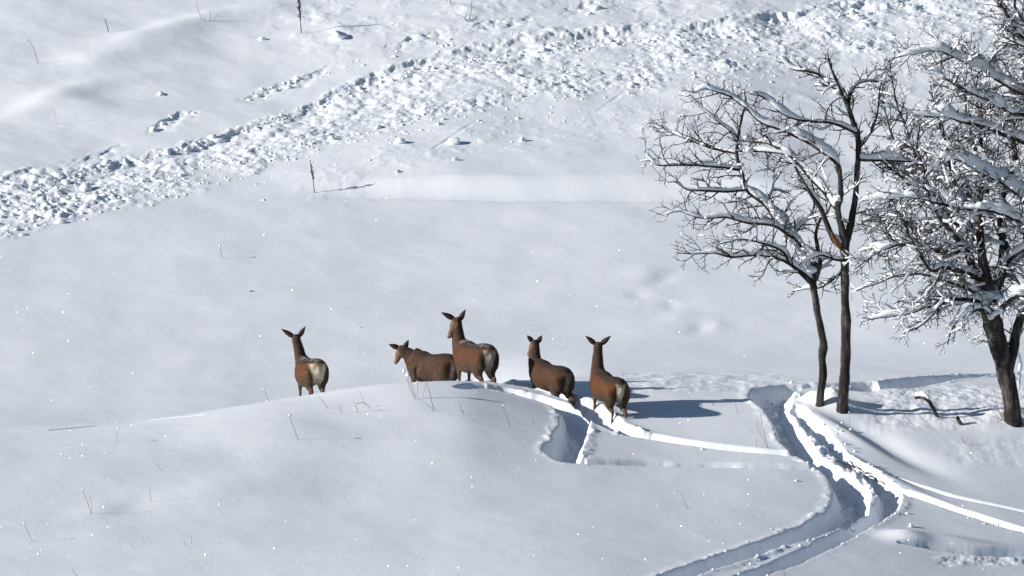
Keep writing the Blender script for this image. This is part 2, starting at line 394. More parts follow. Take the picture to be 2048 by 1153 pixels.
    k = np.nonzero((x > L[:, 0].min()-.6) & (x < L[:, 0].max()+.6) & (y > L[:, 1].min()-.6) & (y < L[:, 1].max()+.6))[0]
    if len(k):
        D, E = seg_field(x[k], y[k], L); w = np.exp(-(D/E[:, 0])**2)
        z[k] += w*np.clip(E[:, 1]*10, .15, 1)*(0.11*fbm(x[k]*3.2, y[k]*2.6, 4, 15)+0.06*worley(x[k]*6, y[k]*5, 16)-.05)
    # ---- far hillside
    far = y > 97
    k = np.nonzero(far)[0]
    if len(k):
        X, Y, PX, PY = x[k], y[k], px[k], py[k]; dz = np.zeros(len(k)); wob = 7*fbm(X*.9, Y*.5, 3, 81)+5*fbm(X*2.7, Y*1.6, 2, 82)
        # shelf
        s = px_field(PX, PY, SHELF, 7)+5*gnoise(X*.13, X*0+.4, 99)
        amt = smooth(420, 1000, PX)*(1-0.5*smooth(1450, 1700, PX)); wid = 17+7*gnoise(X*.12, X*0+.3, 77)
        dz += amt*(0.34*(1-smooth(-wid*1.3, 1, s)**1.4)) - amt*0.05*np.exp(-((s-4)/4)**2)
        dz += 0.20*(1-smooth(-200, 300, -0.0*PX+px_field(PX, PY, SHELF)+0)) * 0
        # scarp: the slide bed lies lower than the untouched snow above it
        s = px_field(PX, PY, SCARP)+wob+7*fbm(X*2.2, Y*1.6, 4, 84)
        hs = 0.15*smooth(-100, 300, PX)*(0.55+1.5*gnoise(X*.7, Y*.3, 86))
        bed = px_field(PX, PY, DB_BOT)+wob*1.5
        prof = smooth(-4, 7, s)*(1-smooth(12, 60, s))
        dz -= np.clip(hs, .02, .4)*prof
        dz += .05*np.exp(-((s+4)/5)**2)*worley(X*4, Y*3, 18)
        # debris
        st = px_field(PX, PY, DB_TOP)+wob
        inside = smooth(-4, 12, st)*(1-smooth(-22, 4, bed))
        clump = np.clip(0.62+1.1*fbm(X*.55+Y*.2, Y*.35, 3, 91), .12, 1.25)
        leftb = 1+1.1*(1-smooth(120, 280, PX))*(1-smooth(60, 110, st))
        dz += .33*inside*clump*leftb*(0.30*np.abs(fbm(X*1.1, Y*1.0, 3, 20))+0.12*worley(X*2.6+.5*gnoise(X*2,Y*2,1), Y*2.3, 22)+0.11*worley(X*5+.5*gnoise(X*4,Y*4,2), Y*4.4, 23)+.07*fbm(X*5, Y*4.5, 3, 24))
        # shallow roughness between scarp and debris
        mid = smooth(4, 14, s)*(1-smooth(0, 30, st))
        dz += mid*(0.05*worley(X*3.2, Y*2.8, 25)+0.03*fbm(X*3, Y*2, 3, 26))
        # upper thin line
        s2 = px_field(PX, PY, UPL)+wob*1.2+4*gnoise(X*2, Y*2, 94)
        seg = np.clip(0.45+1.6*gnoise(X*.6, Y*.3, 96), 0, 1)
        dz -= 0.07*smooth(-2, 3, s2)*(1-smooth(4, 26, s2))*seg
        dz += 0.09*np.exp(-((s2-6)/8)**2)*worley(X*3.2, Y*2.8, 27)*seg
        # thin slide furrows below the debris
        for (a0, b0, a1, b1) in ((835,340,960,262),(1190,250,1262,198),(470,352,530,325)):
            A = hit(a0, b0); B = hit(a1, b1); D, E = seg_field(X, Y, np.array([[A[0], A[1], 0], [B[0], B[1], 1]]))
            ff = np.sin(np.pi*np.clip(E[:,0],0,1))*(E[:,0]>0)*(E[:,0]<1)*np.clip(.5+1.5*gnoise(X*2,Y*2,88),0,1); dz += ff*(-.018*np.exp(-(D/.05)**2)+.006*np.exp(-((D-.12)/.05)**2))
        # scattered small lumps on the open hillside
        sc = (1-inside)*np.clip(gnoise(X*.5, Y*.4, 97)+.05, 0, 1)*smooth(-10, -60, bed*0-60+PY*0)*1.0
        up = (1-smooth(40, 190, PY))*smooth(450, 650, PX)
        dz += up*(.05*np.clip(fbm(X*1.3, Y*.9, 4, 28), 0, 1)+.05*worley(X*2.2, Y*2, 33)*np.clip(gnoise(X*.5+7, Y*.4, 34)-.1, 0, 1)*3)
        up2 = smooth(0, 40, bed)*(1-smooth(60, 130, bed))*smooth(500, 700, PX)
        dz += up2*(.03*np.clip(fbm(X*1.6, Y*1.1, 4, 29), 0, 1))
        z[k] += dz*smooth(97, 100, Y)
    # fade everything outside of the detailed window
    return z

def ground(x, y):
    x = np.atleast_1d(np.asarray(x, float)); y = np.atleast_1d(np.asarray(y, float)); x, y = np.broadcast_arrays(x, y)
    x = x.ravel().copy(); y = y.ravel().copy()
    zb = base(x, y); return zb+detail(x, y, zb)
def hit2(px, py, ymin=58): return hit(px, py, lambda a, b: ground(a, b), ymin)

uf = np.linspace(-0.137, 0.137, 1240); ext = 0.137+0.0004*np.cumsum(1.16**np.arange(42)); ext = ext[ext < 3.0]
U = np.concatenate([-ext[::-1], uf, ext])
YR = np.concatenate([np.array([12, 20, 28, 36, 44, 50, 54, 57, 59.]), np.arange(60, 64, .15), np.arange(64, 86, .036), np.arange(86, 104, .065), np.arange(104, 130, .052),
                     np.arange(130, 140, .3), np.arange(140, 170, 1.5), np.arange(170, 300, 8), np.arange(300, 1200, 50)])
UU, YY = np.meshgrid(U, YR); XX = (UU*YY).ravel(); YY = YY.ravel()
ZZ = np.empty_like(XX); CH = 200000
for a in range(0, len(XX), CH): ZZ[a:a+CH] = ground(XX[a:a+CH], YY[a:a+CH])
nu, ny = len(U), len(YR)
i = (np.arange(ny-1)[:, None]*nu+np.arange(nu-1)[None]).ravel()
Q = np.stack([i, i+1, i+nu+1, i+nu], -1)
g = link_mesh('snow_ground', np.stack([XX, YY, ZZ], -1), Q, None, M_snow)
tag(g, kind='structure')
print('ground', len(XX))
# fast interpolator on the built grid for placing things
def gz(x, y):
    u = x/y; a = np.interp(u, U, np.arange(nu)); b = np.interp(y, YR, np.arange(ny)); a0 = min(int(a), nu-2); b0 = min(int(b), ny-2); fa, fb = a-a0, b-b0
    Zg = ZZ.reshape(ny, nu)
    return (Zg[b0, a0]*(1-fa)+Zg[b0, a0+1]*fa)*(1-fb)+(Zg[b0+1, a0]*(1-fa)+Zg[b0+1, a0+1]*fa)*fb
def ghit(px, py, ymin=60):
    v = (576.5-py)/F; uy = cp+v*sp; ys = _ys[(_ys >= ymin) & (_ys < 140)]; x = (px-1024)/F/uy*ys; z = ZC+(-sp+v*cp)/uy*ys
    u = x/ys; Zg = ZZ.reshape(ny, nu); a = np.interp(u, U, np.arange(nu)); b = np.interp(ys, YR, np.arange(ny)); a0 = a.astype(int); b0 = np.minimum(b.astype(int), ny-2); fa, fb = a-a0, b-b0
    gg = (Zg[b0, a0]*(1-fa)+Zg[b0, a0+1]*fa)*(1-fb)+(Zg[b0+1, a0]*(1-fa)+Zg[b0+1, a0+1]*fa)*fb
    w = gg >= z; k = np.argmax(w) if w.any() else len(ys)-1
    return np.array([x[k], ys[k], gg[k]])

def rocky(seed, n=ICO2, flat=0.8, rough=0.35):
    v, f = n; r = np.random.default_rng(seed); v = v.copy()
    for _ in range(7):                      # cut random facets so that a chunk looks broken, not round
        d = r.normal(size=3); d /= np.linalg.norm(d); h = r.uniform(.45, .85); s = v@d; over = np.clip(s-h, 0, None); v -= over[:, None]*d*0.85
    v *= (1+rough*0.35*r.normal(size=len(v))[:, None]*0.35)
    v[:, 2] *= flat; return v, f

# ------------------------------------------------------------------ avalanche debris (loose blocks)
mb = MB(); r = np.random.default_rng(12)
templ = [rocky(s) for s in range(14)]; templ1 = [rocky(s, ICO1, .85, .6) for s in range(14)]
def chunk(px, py, size, t=None, sink=-0.22):
    p = ghit(px, py, 96)
    T = templ if size > .13 else templ1
    v, f = T[r.integers(14)] if t is None else t
    a = r.uniform(0, 6.28); c, s_ = math.cos(a), math.sin(a); sc = size*r.uniform(.7, 1.3, 3)
    v = v*sc; v = np.stack([v[:, 0]*c-v[:, 1]*s_, v[:, 0]*s_+v[:, 1]*c, v[:, 2]], -1)
    tl = r.normal(0, .35); c, s_ = math.cos(tl), math.sin(tl); v = np.stack([v[:, 0]*c-v[:, 2]*s_, v[:, 1], v[:, 0]*s_+v[:, 2]*c], -1)
    mb.add(v+p+np.array([0, 0, size*sink]), None, f)
tp = np.array(DB_TOP); bt = np.array(DB_BOT); scp = np.array(SCARP); upl = np.array(UPL)
for _ in range(1300):
    px = r.uniform(-60, 2100); a = np.interp(px, tp[:, 0], tp[:, 1]); b = np.interp(px, bt[:, 0], bt[:, 1])
    py = a+(b-a)*r.beta(1.6, 1.3)+r.normal(0, 3)
    if gnoise(np.array([px*.011]), np.array([py*.03]), 5)[0] < -.12 and r.random() < .8: continue
    chunk(px, py, float(np.clip(r.lognormal(math.log(.042), .5), .02, .16))*(1.5 if px < 240 else 1))
for _ in range(420):
    px = r.uniform(120, 2100); py = np.interp(px, scp[:, 0], scp[:, 1])+r.normal(4, 5); chunk(px, py, float(np.clip(r.lognormal(math.log(.055), .55), .03, .22)))
for _ in range(200):
    px = r.uniform(300, 1250); py = np.interp(px, upl[:, 0], upl[:, 1])+r.normal(3, 5)
    if gnoise(np.array([px*.02]), np.array([0.5]), 7)[0] < 0: continue
    chunk(px, py, float(np.clip(r.lognormal(math.log(.06), .5), .03, .2)))
for _ in range(60):
    px = r.uniform(480, 1500); py = np.interp(px, bt[:, 0], bt[:, 1])+abs(r.normal(0, 32)); chunk(px, py, float(np.clip(r.lognormal(math.log(.035), .5), .02, .1)))
o = mb.build('avalanche_debris', M_snow2, None, True); tag(o, kind='stuff')
o['label'] = 'broken snow blocks of the slide crossing the upper hillside'; o['category'] = 'snow debris'

# loose crumbs kicked out along the deer tracks
mb = MB()
for ti in (0, 1, 2, 3, 4):
    L = TRW[ti]
    for _ in range(14 if ti < 2 else 120 if ti < 4 else 12):
        k = r.integers(len(L)-1); t = r.random(); p = L[k]*(1-t)+L[k+1]*t; off = r.normal(0, 1)*p[2]*(.9 if ti < 2 else 1.1)
        d = L[k+1][:2]-L[k][:2]; d /= np.linalg.norm(d); x = p[0]-d[1]*off; y = p[1]+d[0]*off
        if not 62 < y < 90: continue
        s = float(np.clip(r.lognormal(math.log(.024), .5), .012, .055)); v, f = templ1[r.integers(14)]
        mb.add(v*s*r.uniform(.7, 1.3, 3)+np.array([x, y, gz(x, y)+s*.3]), None, f)
o = mb.build('snow_crumbs', M_snow2); tag(o, 'loose crumbs of snow kicked out along the deer tracks', 'snow crumbs', kind='stuff')

# single blocks that rolled free of the slide
for (px, py, s, lab) in ((908,287,.19,'largest lone snow block below the slide, with a furrow behind it'),(800,286,.15,'pale lone snow block left of the furrow below the slide'),
                         (1045,282,.12,'small lone snow block right of the furrow below the slide'),(912,321,.09,'little snow lump on smooth snow under the largest lone block'),
                         (796,345,.08,'little snow lump on the slope above the bright shelf'),(322,190,.12,'lone grey snow lump on the smooth slope above the slide, at left'),
                         (524,80,.12,'lone snow lump left of the tall dry plant at the top edge'),(680,76,.26,'rounded snow mound right of the tall dry plant at the top edge')):
    p = ghit(px, py, 96); v, f = rocky(int(px), ICO3, .7, .15)
    o = link_mesh('snow_block', v*s*np.array([1.25, .9, 1]), None, f, M_snow2); o.location = p+np.array([0, 0, s*.2]); o.rotation_euler = (0, .2, px)
    tag(o, lab, 'snow block', 'snow blocks lying apart from the slide')

# ------------------------------------------------------------------ sun glints: mirror plates added as frost crystals, turned to flash sun at the camera
mb = MB(); half = (np.array(sdir)+np.array([0, -math.cos(R(8)), math.sin(R(8))])); half /= np.linalg.norm(half)
for k in range(1300):
    px = r.uniform(-40, 2090); py = r.uniform(380, 1170) if r.random() < .88 else r.uniform(0, 380)
    if py < 560 and r.random() < .35: continue
    p = ghit(px, py); n = half+r.normal(0, .16, 3); n /= np.linalg.norm(n)
    a = np.cross(n, [0, 0, 1.]); a /= np.linalg.norm(a); b = np.cross(n, a); s = float(np.clip(r.lognormal(math.log(.0026), .65), .0012, .010))
    th = np.arange(6)/6*6.283; ring = s*(np.cos(th)[:, None]*a+np.sin(th)[:, None]*b)
    V = np.vstack([ring+n*s*.12, ring-n*s*.12])+p+np.array([0, 0, s*.9]); j = np.arange(6); k2 = (j+1) % 6
    mb.add(V, np.concatenate([np.stack([j, k2, k2+6, j+6], -1), [[0, 1, 2, 3], [0, 3, 4, 5], [9, 8, 7, 6], [11, 10, 9, 6]]]))
o = mb.build('frost_glints', M_glint, None, False); tag(o, 'scattered mirror plates added for the frost glints on the snow crust', 'frost', kind='stuff')
# ------------------------------------------------------------------ red deer hinds
def nrm(v): v = np.asarray(v, float); return v/(np.linalg.norm(v)+1e-9)
C_BACK = np.array([.048, .029, .020]); C_FLANK = np.array([.112, .040, .015]); C_BELLY = np.array([.075, .044, .026]); C_NECKB = np.array([.050, .030, .022])
C_NECKS = np.array([.075, .036, .020]); C_LEG = np.array([.085, .055, .037]); C_RUMP = np.array([.54, .48, .39]); C_OR = np.array([.34, .15, .055]); C_FACE = np.array([.17, .10, .062])
C_SNOWY = np.array([.34, .35, .37])
def nrm3(a): return a/(np.linalg.norm(a, axis=1)[:, None]+1e-9)
def build_deer(spec, label):
    s = spec.get('s', 1.0); yaw = R(spec['yaw'])
    cy, sy = math.cos(yaw), math.sin(yaw)
    kz = spec.get('rise', .15); SH = np.array([[1, 0, 0], [0, 1, 0], [0, kz, 1.0]])   # the back rises towards the withers, legs stay upright
    Rm = np.array([[cy, -sy, 0], [sy, cy, 0], [0, 0, 1.0]])@SH; Ri = np.linalg.inv(Rm)
    px, py, yd = spec['rump']; anchor = unproj(px, py, yd); org = anchor-Rm@(np.array([0, -.40, 1.075])*s)
    def loc(px_, py_, dd): return Ri@((unproj(px_, py_, yd+dd)-org))/s
    poll = loc(*spec['poll']); nose = loc(*spec['nose'])
    earL = loc(*spec['ears'][0]); earR = loc(*spec['ears'][1])
    hd = nrm(nose-poll); HL = .34; nose = poll+hd*HL
    side = nrm(np.cross(hd, [0, 0, 1.])) if abs(hd[2]) < .95 else np.array([1., 0, 0])
    es = earR-earL; side = nrm(es-hd*es.dot(hd)); hup = nrm(np.cross(side, hd))
    if hup[2] < 0 and abs(hd[2]) < .8: pass
    mb = MB(); zones = []     # (points, colour id)
    def part(ctrl, n, lat, zone, nn=20):
        P = spline(np.array(ctrl, float), n); mb.tube(P[:, :3], P[:, 4], nn, P[:, 3], lat); zones.append((zone, P[:, :3], P[:, 3]))
    X = [1, 0, 0]
    # trunk: x y z  half-width half-height
    part([(0,-.66,.84,.09,.12),(0,-.62,.85,.18,.21),(0,-.52,.85,.24,.24),(0,-.36,.835,.265,.25),(0,-.12,.80,.245,.25),(0,.08,.775,.25,.27),(0,.27,.785,.24,.295),(0,.44,.83,.19,.27),(0,.56,.87,.14,.21),(0,.62,.89,.08,.13)], 46, X, 'trunk', 24)
    # haunches give the rounded rump
    for sx in (-1, 1):
        part([(sx*.08,-.60,.93,.07,.08),(sx*.115,-.53,.88,.12,.16),(sx*.13,-.45,.76,.125,.21),(sx*.13,-.42,.62,.10,.18),(sx*.125,-.44,.52,.065,.11)], 14, X, 'haunch', 16)
        part([(sx*.10,.40,.98,.05,.09),(sx*.125,.42,.86,.075,.13),(sx*.125,.42,.70,.06,.11)], 12, X, 'haunch', 14)
    # neck
    w = np.array([0, .46, .90]); pb = poll-hd*.03-hup*.02; v = pb-w; L = np.linalg.norm(v)
    m1 = w+v*.34+np.array([0, .07, -.01])*spec.get('bow', 1); m2 = w+v*.70+np.array([0, .035, .0])*spec.get('bow', 1)
    nl = spec.get('necklat', None) or X
    part([(0,.36,.86,.14,.22),(*w,.155,.23),(*(w+v*.17+np.array([0,.05,0])),.140,.20),(*m1,.115,.165),(*m2,.092,.125),(*pb,.080,.095),(*(pb+hd*.04),.068,.07)], 30, nl, 'neck', 18)
    # head
    c = poll-hup*.03
    part([(*(c-hd*.075),.048,.045),(*(c-hd*.02),.078,.082),(*(c+hd*.06),.084,.088),(*(c+hd*.12-hup*.005),.072,.078),(*(c+hd*.19-hup*.014),.052,.060),(*(c+hd*.26-hup*.022),.042,.047),(*(c+hd*.315-hup*.026),.038,.042),(*(c+hd*.335-hup*.028),.024,.028)], 26, side, 'head', 16)
    for sx in (-1, 1):   # brow and jaw
        e = c+hd*.085+side*sx*.058+hup*.028; part([(*(e-hd*.03),.014,.014),(*e,.022,.022),(*(e+hd*.03),.012,.012)], 6, side, 'head', 8)
    # legs
    lg = spec.get('legs', {})
    for nm, sx in (('hl', -1), ('hr', 1)):
        f, dz = lg.get(nm, (0, 0)); x0 = sx*.115
        part([(x0*.9,-.46,.90,.11,.16),(x0,-.42+f*.15,.72,.105,.17),(x0*1.05,-.42+f*.3,.58,.080,.13),(x0*.98,-.52+f*.55,.48,.050,.075),(x0*.92,-.60+f*.75,.43+dz*.6,.029,.042),(x0*.9,-.585+f*.9,.33+dz*.8,.022,.027),(x0*.9,-.56+f,.14+dz,.020,.022),(x0*.9,-.545+f,.09+dz,.026,.029),(x0*.9,-.52+f,.035+dz,.024,.028),(x0*.9,-.50+f,.0+dz,.032,.040)], 34, X, 'hind', 12)
    for nm, sx in (('fl', -1), ('fr', 1)):
        f, dz = lg.get(nm, (0, 0)); x0 = sx*.11
        part([(x0,.44,.84,.075,.12),(x0*1.05,.40+f*.1,.66,.062,.10),(x0*.98,.385+f*.25,.54,.040,.056),(x0*.9,.39+f*.55,.38+dz*.5,.029,.034),(x0*.88,.385+f*.8,.28+dz*.8,.021,.023),(x0*.88,.385+f,.12+dz,.020,.021),(x0*.88,.395+f,.08+dz,.026,.028),(x0*.88,.41+f,.0+dz,.031,.038)], 30, X, 'fore', 12)
    # tail
    part([(0,-.60,1.0,.035,.030),(0,-.675,.955,.030,.026),(0,-.695,.88,.026,.022),(0,-.69,.825,.012,.012)], 12, X, 'tail', 10)
    v, q, t = mb.arrays(); tmp = link_mesh('tmp', v, q, t)
    md = tmp.modifiers.new('r', 'REMESH'); md.mode = 'VOXEL'; md.voxel_size = .0105; md.adaptivity = 0
    md = tmp.modifiers.new('s', 'SMOOTH'); md.factor = .5; md.iterations = 7
    dg = bpy.context.evaluated_depsgraph_get(); em = bpy.data.meshes.new_from_object(tmp.evaluated_get(dg))
    bpy.data.objects.remove(tmp)
    n = len(em.vertices); V = np.empty(n*3, np.float32); em.vertices.foreach_get('co', V); V = V.reshape(-1, 3).astype(float)
    Nn = np.empty(n*3, np.float32); em.vertices.foreach_get('normal', Nn); Nn = Nn.reshape(-1, 3)
    fq = [p.vertices[:] for p in em.polygons if len(p.vertices) == 4]; ft = [p.vertices[:] for p in em.polygons if len(p.vertices) == 3]
    # nearest zone
    best = np.full(n, 1e9); zi = np.zeros(n, int); zt = np.zeros(n); names = []
    for k, (zn, P, rad) in enumerate(zones):
        names.append(zn)
        for a in range(len(P)):
            d = np.linalg.norm(V-P[a], axis=1)-rad[a]*.9; m_ = d < best; best[m_] = d[m_]; zi[m_] = k; zt[m_] = a/(len(P)-1)
    names = np.array(names); zn = names[zi]
    x, y, z = V.T
    nz = Nn[:, 2]
    wob = fbm(y*7+x*3, z*7-x*2, 3, 5)
    def mix(a, b, w_): w_ = np.clip(w_, 0, 1)[:, None]; return a*(1-w_)+b*w_
    grey = spec.get('grey', 0); flank = C_FLANK*(1-grey)+np.array([.052, .032, .020])*grey
    col = mix(np.tile(flank, (n, 1)), C_BACK, smooth(.96, 1.04, z+.03*wob))
    col = mix(col, C_BELLY, 1-smooth(.62, .72, z+.05*wob))
    col = mix(col, C_BELLY*.85, (1-smooth(.70, .86, z+.06*wob))*smooth(-.15, -.35, y) )
    hz = (zn == 'hind') | (zn == 'fore')
    col = np.where((hz & (z < .62))[:, None], mix(C_BELLY, C_LEG, 1-smooth(.4, .6, z)), col)
    # pale cream mirror around the tail, orange at its top
    ry = -(y+.40); pw = spec.get('pw', .08); hwid = pw*(.55+.9*np.clip((z-.55)/.4, 0, 1)); rump = smooth(.10, .17, ry+.012*wob)*(1-smooth(hwid*.8, hwid*1.2, np.abs(x)+.012*wob))*smooth(.46, .56, z)*(1-smooth(.97, 1.02, z))
    col = mix(col, C_RUMP*spec.get('patch', 1), rump*.95)
    ins = (np.abs(x) < .075+.02*wob)*smooth(.42, .52, z)*(1-smooth(.66, .76, z))*(y < -.25)*((zn == 'hind') | (zn == 'haunch') | (zn == 'trunk'))
    col = mix(col, np.array([.30, .25, .20]), ins*.8)
    oz = np.exp(-((z-.985)/.045)**2)*np.exp(-((np.abs(x)-.0)/.10)**2)*smooth(.12, .2, ry); col = mix(col, C_OR, oz*spec.get('orange', .9))
    col = np.where((zn == 'tail')[:, None], mix(np.tile(C_OR, (n, 1)), np.array([.20, .09, .04]), smooth(.9, .83, z)), col)
    edge = np.exp(-((np.abs(x)-hwid*1.35)/.026)**2)*smooth(.10, .18, ry)*(z > .6)*(z < .97); col = mix(col, C_BACK*.8, edge*.75)
    # neck: dark crest behind, warmer sides
    nk = (zn == 'neck')
    crest = smooth(-.1, .5, -(Nn@nrm(np.array([0, .9, -.3])))+.25*wob); nc = mix(np.tile(C_NECKS, (n, 1)), C_NECKB, crest); wt = smooth(.04, .3, zt)*nk
    col = mix(col, nc, wt)
    hz_ = (zn == 'head'); rel = V-poll; ah = rel@hd; au = rel@hup; hc = mix(np.tile(C_FACE, (n, 1)), C_NECKB, smooth(.02, .06, au)*smooth(.14, .02, ah)+smooth(.0, -.06, ah))
    hc = mix(hc, np.array([.02, .016, .014]), smooth(.305, .325, ah)); hc = mix(hc, np.array([.28, .22, .17]), smooth(.25, .28, ah)*(1-smooth(.29, .31, ah))*.6)
    for sx in (-1, 1):
        e = c+hd*.088+side*sx*.078+hup*.030; d = np.linalg.norm(V-e, axis=1); hc = mix(hc, np.array([.012, .01, .01]), 1-smooth(.014, .022, d))
    col = mix(col, hc, hz_*1.0)
    # snow clinging along the spine
    sn = spec.get('snow', 0)
    if sn: 
        sm = smooth(.55, .85, nz)*smooth(-.12, .14, fbm(y*9, x*9, 3, 44)+.10)*smooth(1.0, 1.06, z)*(np.abs(x) < .13)*(y < .42); col = mix(col, C_SNOWY, sm*sn)
    # soft muscle and coat relief
    V = V+Nn*(.009*fbm(y*9+x*4, z*9, 2, 63)+.0025*gnoise(y*40+x*13, z*26, 64))[:, None]
    # winter hair lying back over the coat
    hr = np.random.default_rng(int(px)); fa = np.array([q_[:3] for q_ in fq]); H = 9000; pick = hr.integers(len(fa), size=H); tri = fa[pick]; P0 = V[tri].mean(1); N0 = nrm3(Nn[tri].mean(1)); c0 = col[tri[:, 0]]
    dirn = np.tile(np.array([0, -1.0, -.35]), (H, 1)); isn = (zn[tri[:, 0]] == 'neck'); dirn[isn] = nrm(w-poll)+np.array([0, -.1, 0]); ish = zn[tri[:, 0]] == 'head'; isl = (P0[:, 2] < .62); dirn[isl] = [0, -.2, -1]
    dirn = dirn+hr.normal(0, .22, (H, 3)); dirn -= N0*(dirn*N0).sum(1)[:, None]; dirn = nrm3(dirn)*.9+N0*hr.uniform(.12, .34, H)[:, None]; sd = nrm3(np.cross(dirn, N0))
    Lh = hr.uniform(.016, .036, H)*np.where(isn, 1.15, 1)*np.where(ish, .4, 1)*np.where(isl, .6, 1); wd_ = hr.uniform(.0025, .005, H)
    HV = np.stack([P0-sd*wd_[:, None]-N0*.003, P0+sd*wd_[:, None]-N0*.003, P0+dirn*Lh[:, None]], 1).reshape(-1, 3); HC = np.repeat(c0*hr.uniform(.78, 1.25, H)[:, None], 3, 0)
    # ears: cupped leaves, dark outside and pale inside
    VV = [V, HV]; CC = [col, HC]; QQ = [np.array(fq, int).reshape(-1, 4)]; nn = n+len(HV); ft = [list(a_) for a_ in ft]+(np.arange(len(HV)).reshape(-1, 3)+n).tolist()
    for tip, sx in ((earL, -1), (earR, 1)):
        b0 = poll+side*sx*.045+hup*.012-hd*.02; ax = tip-b0; Ln = np.linalg.norm(ax); ax = ax/Ln
        fwd_ = Ri@np.array([0, 1.0, 0]) if not spec.get('earside') else nrm(hd); op = nrm(fwd_-ax*fwd_.dot(ax)+side*sx*.35); op = nrm(op-ax*op.dot(ax)); wd = np.cross(ax, op)
        ts = np.linspace(0, 1, 14); ws = np.linspace(-1, 1, 9); Wd = .056*np.interp(ts, [0,.12,.32,.55,.8,.93,1], [.62,.86,1,.86,.45,.18,.03])
        rows_in = []; rows_out = []
        for a, tt in enumerate(ts):
            cpt = b0+ax*Ln*tt
            for w_ in ws:
                cup = (w_**2)*.75*Wd[a]; p = cpt+wd*w_*Wd[a]*.92+op*(cup-.012*math.sin(math.pi*tt)); rows_out.append(p-op*.006); rows_in.append(p+op*.004)
        E = np.array(rows_out+rows_in); m = len(ws); k = len(ts); idx = np.arange(k*m).reshape(k, m)
        qa = np.stack([idx[:-1, :-1], idx[:-1, 1:], idx[1:, 1:], idx[1:, :-1]], -1).reshape(-1, 4); qb = qa[:, ::-1]+k*m
        e0 = np.stack([idx[:-1, 0], idx[1:, 0], idx[1:, 0]+k*m, idx[:-1, 0]+k*m], -1); e1 = np.stack([idx[1:, -1], idx[:-1, -1], idx[:-1, -1]+k*m, idx[1:, -1]+k*m], -1)
        VV.append(E); T2 = np.repeat(ts, m)
        co = np.tile(C_NECKB*1.0, (k*m, 1)); ci = np.tile(np.array([.42, .35, .28]), (k*m, 1)); ci[T2 > .82] = C_NECKB
        CC += [co, ci]; QQ.append(np.concatenate([qa, qb, e0, e1])+nn); nn += 2*k*m
    o = link_mesh('red_deer', np.vstack(VV)@SH.T*s, np.concatenate(QQ), np.array(ft, int).reshape(-1, 3) if ft else None, M_fur, None, True, np.vstack(CC))
    bpy.data.meshes.remove(em)
    o.location = org; o.rotation_euler = (0, 0, yaw)
    tag(o, label, 'deer', 'red deer hinds standing in deep snow'); return o, org, Rm, s
DEER = [
 (dict(rump=(630,719,81.2), yaw=17, s=1.0, rise=-.10, poll=(592,676,.90), nose=(589,692,1.22), ears=((562,658,.86),(611,653,.86)), snow=.5, pw=.115, legs=dict(fl=(.02,0), fr=(.0,0), hl=(.05,0), hr=(-.03,0))),
  'deer farthest left, standing alone with its cream rump patch and orange tail facing us'),
 (dict(rump=(889,709,82.3), yaw=40, s=1.06, rise=-.02, poll=(802,700,.78), nose=(790,724,1.0), ears=((777,689,.76),(817,680,.72)), bow=.3, grey=.75, patch=.5, pw=.06, orange=.2, snow=.0, legs=dict(fl=(.05,0), fr=(-.05,0))),
  'low deer seen side-on, sunk to its belly in snow, head turned left'),
 (dict(rump=(967,689,81.3), yaw=27, s=1.08, rise=-.03, poll=(912,643,.80), nose=(897,673,.92), ears=((882,625,.76),(931,619,.76)), grey=.35, patch=.8, orange=.6, snow=.4, pw=.085, legs=dict(hl=(.06,0), hr=(-.05,0))),
  'tallest deer of the herd, snow on its back, face turned left beside the low deer'),
 (dict(rump=(1121,734,80.7), yaw=32, s=.97, rise=.08, poll=(1069,687,.74), nose=(1057,706,.93), ears=((1054,671,.72),(1084,671,.70)), grey=.6, patch=.35, pw=.05, orange=.15, legs=dict(hl=(.12,0), hr=(-.16,0), fl=(.05,0))),
  'dark brown deer second from right, standing in the track with no pale rump patch showing'),
 (dict(rump=(1231,756,79.25), yaw=20, s=1.0, rise=.06, poll=(1196,691,.84), nose=(1191,706,1.14), ears=((1171,672,.80),(1222,672,.80)), patch=1.05, orange=.5, pw=.062, legs=dict(hl=(.10,.0), hr=(-.10,.0), fl=(.10,0), fr=(-.05,0))),
  'deer farthest right and nearest, walking up the track with a white rump stripe'),
]
DO = [build_deer(a, b) for a, b in DEER]

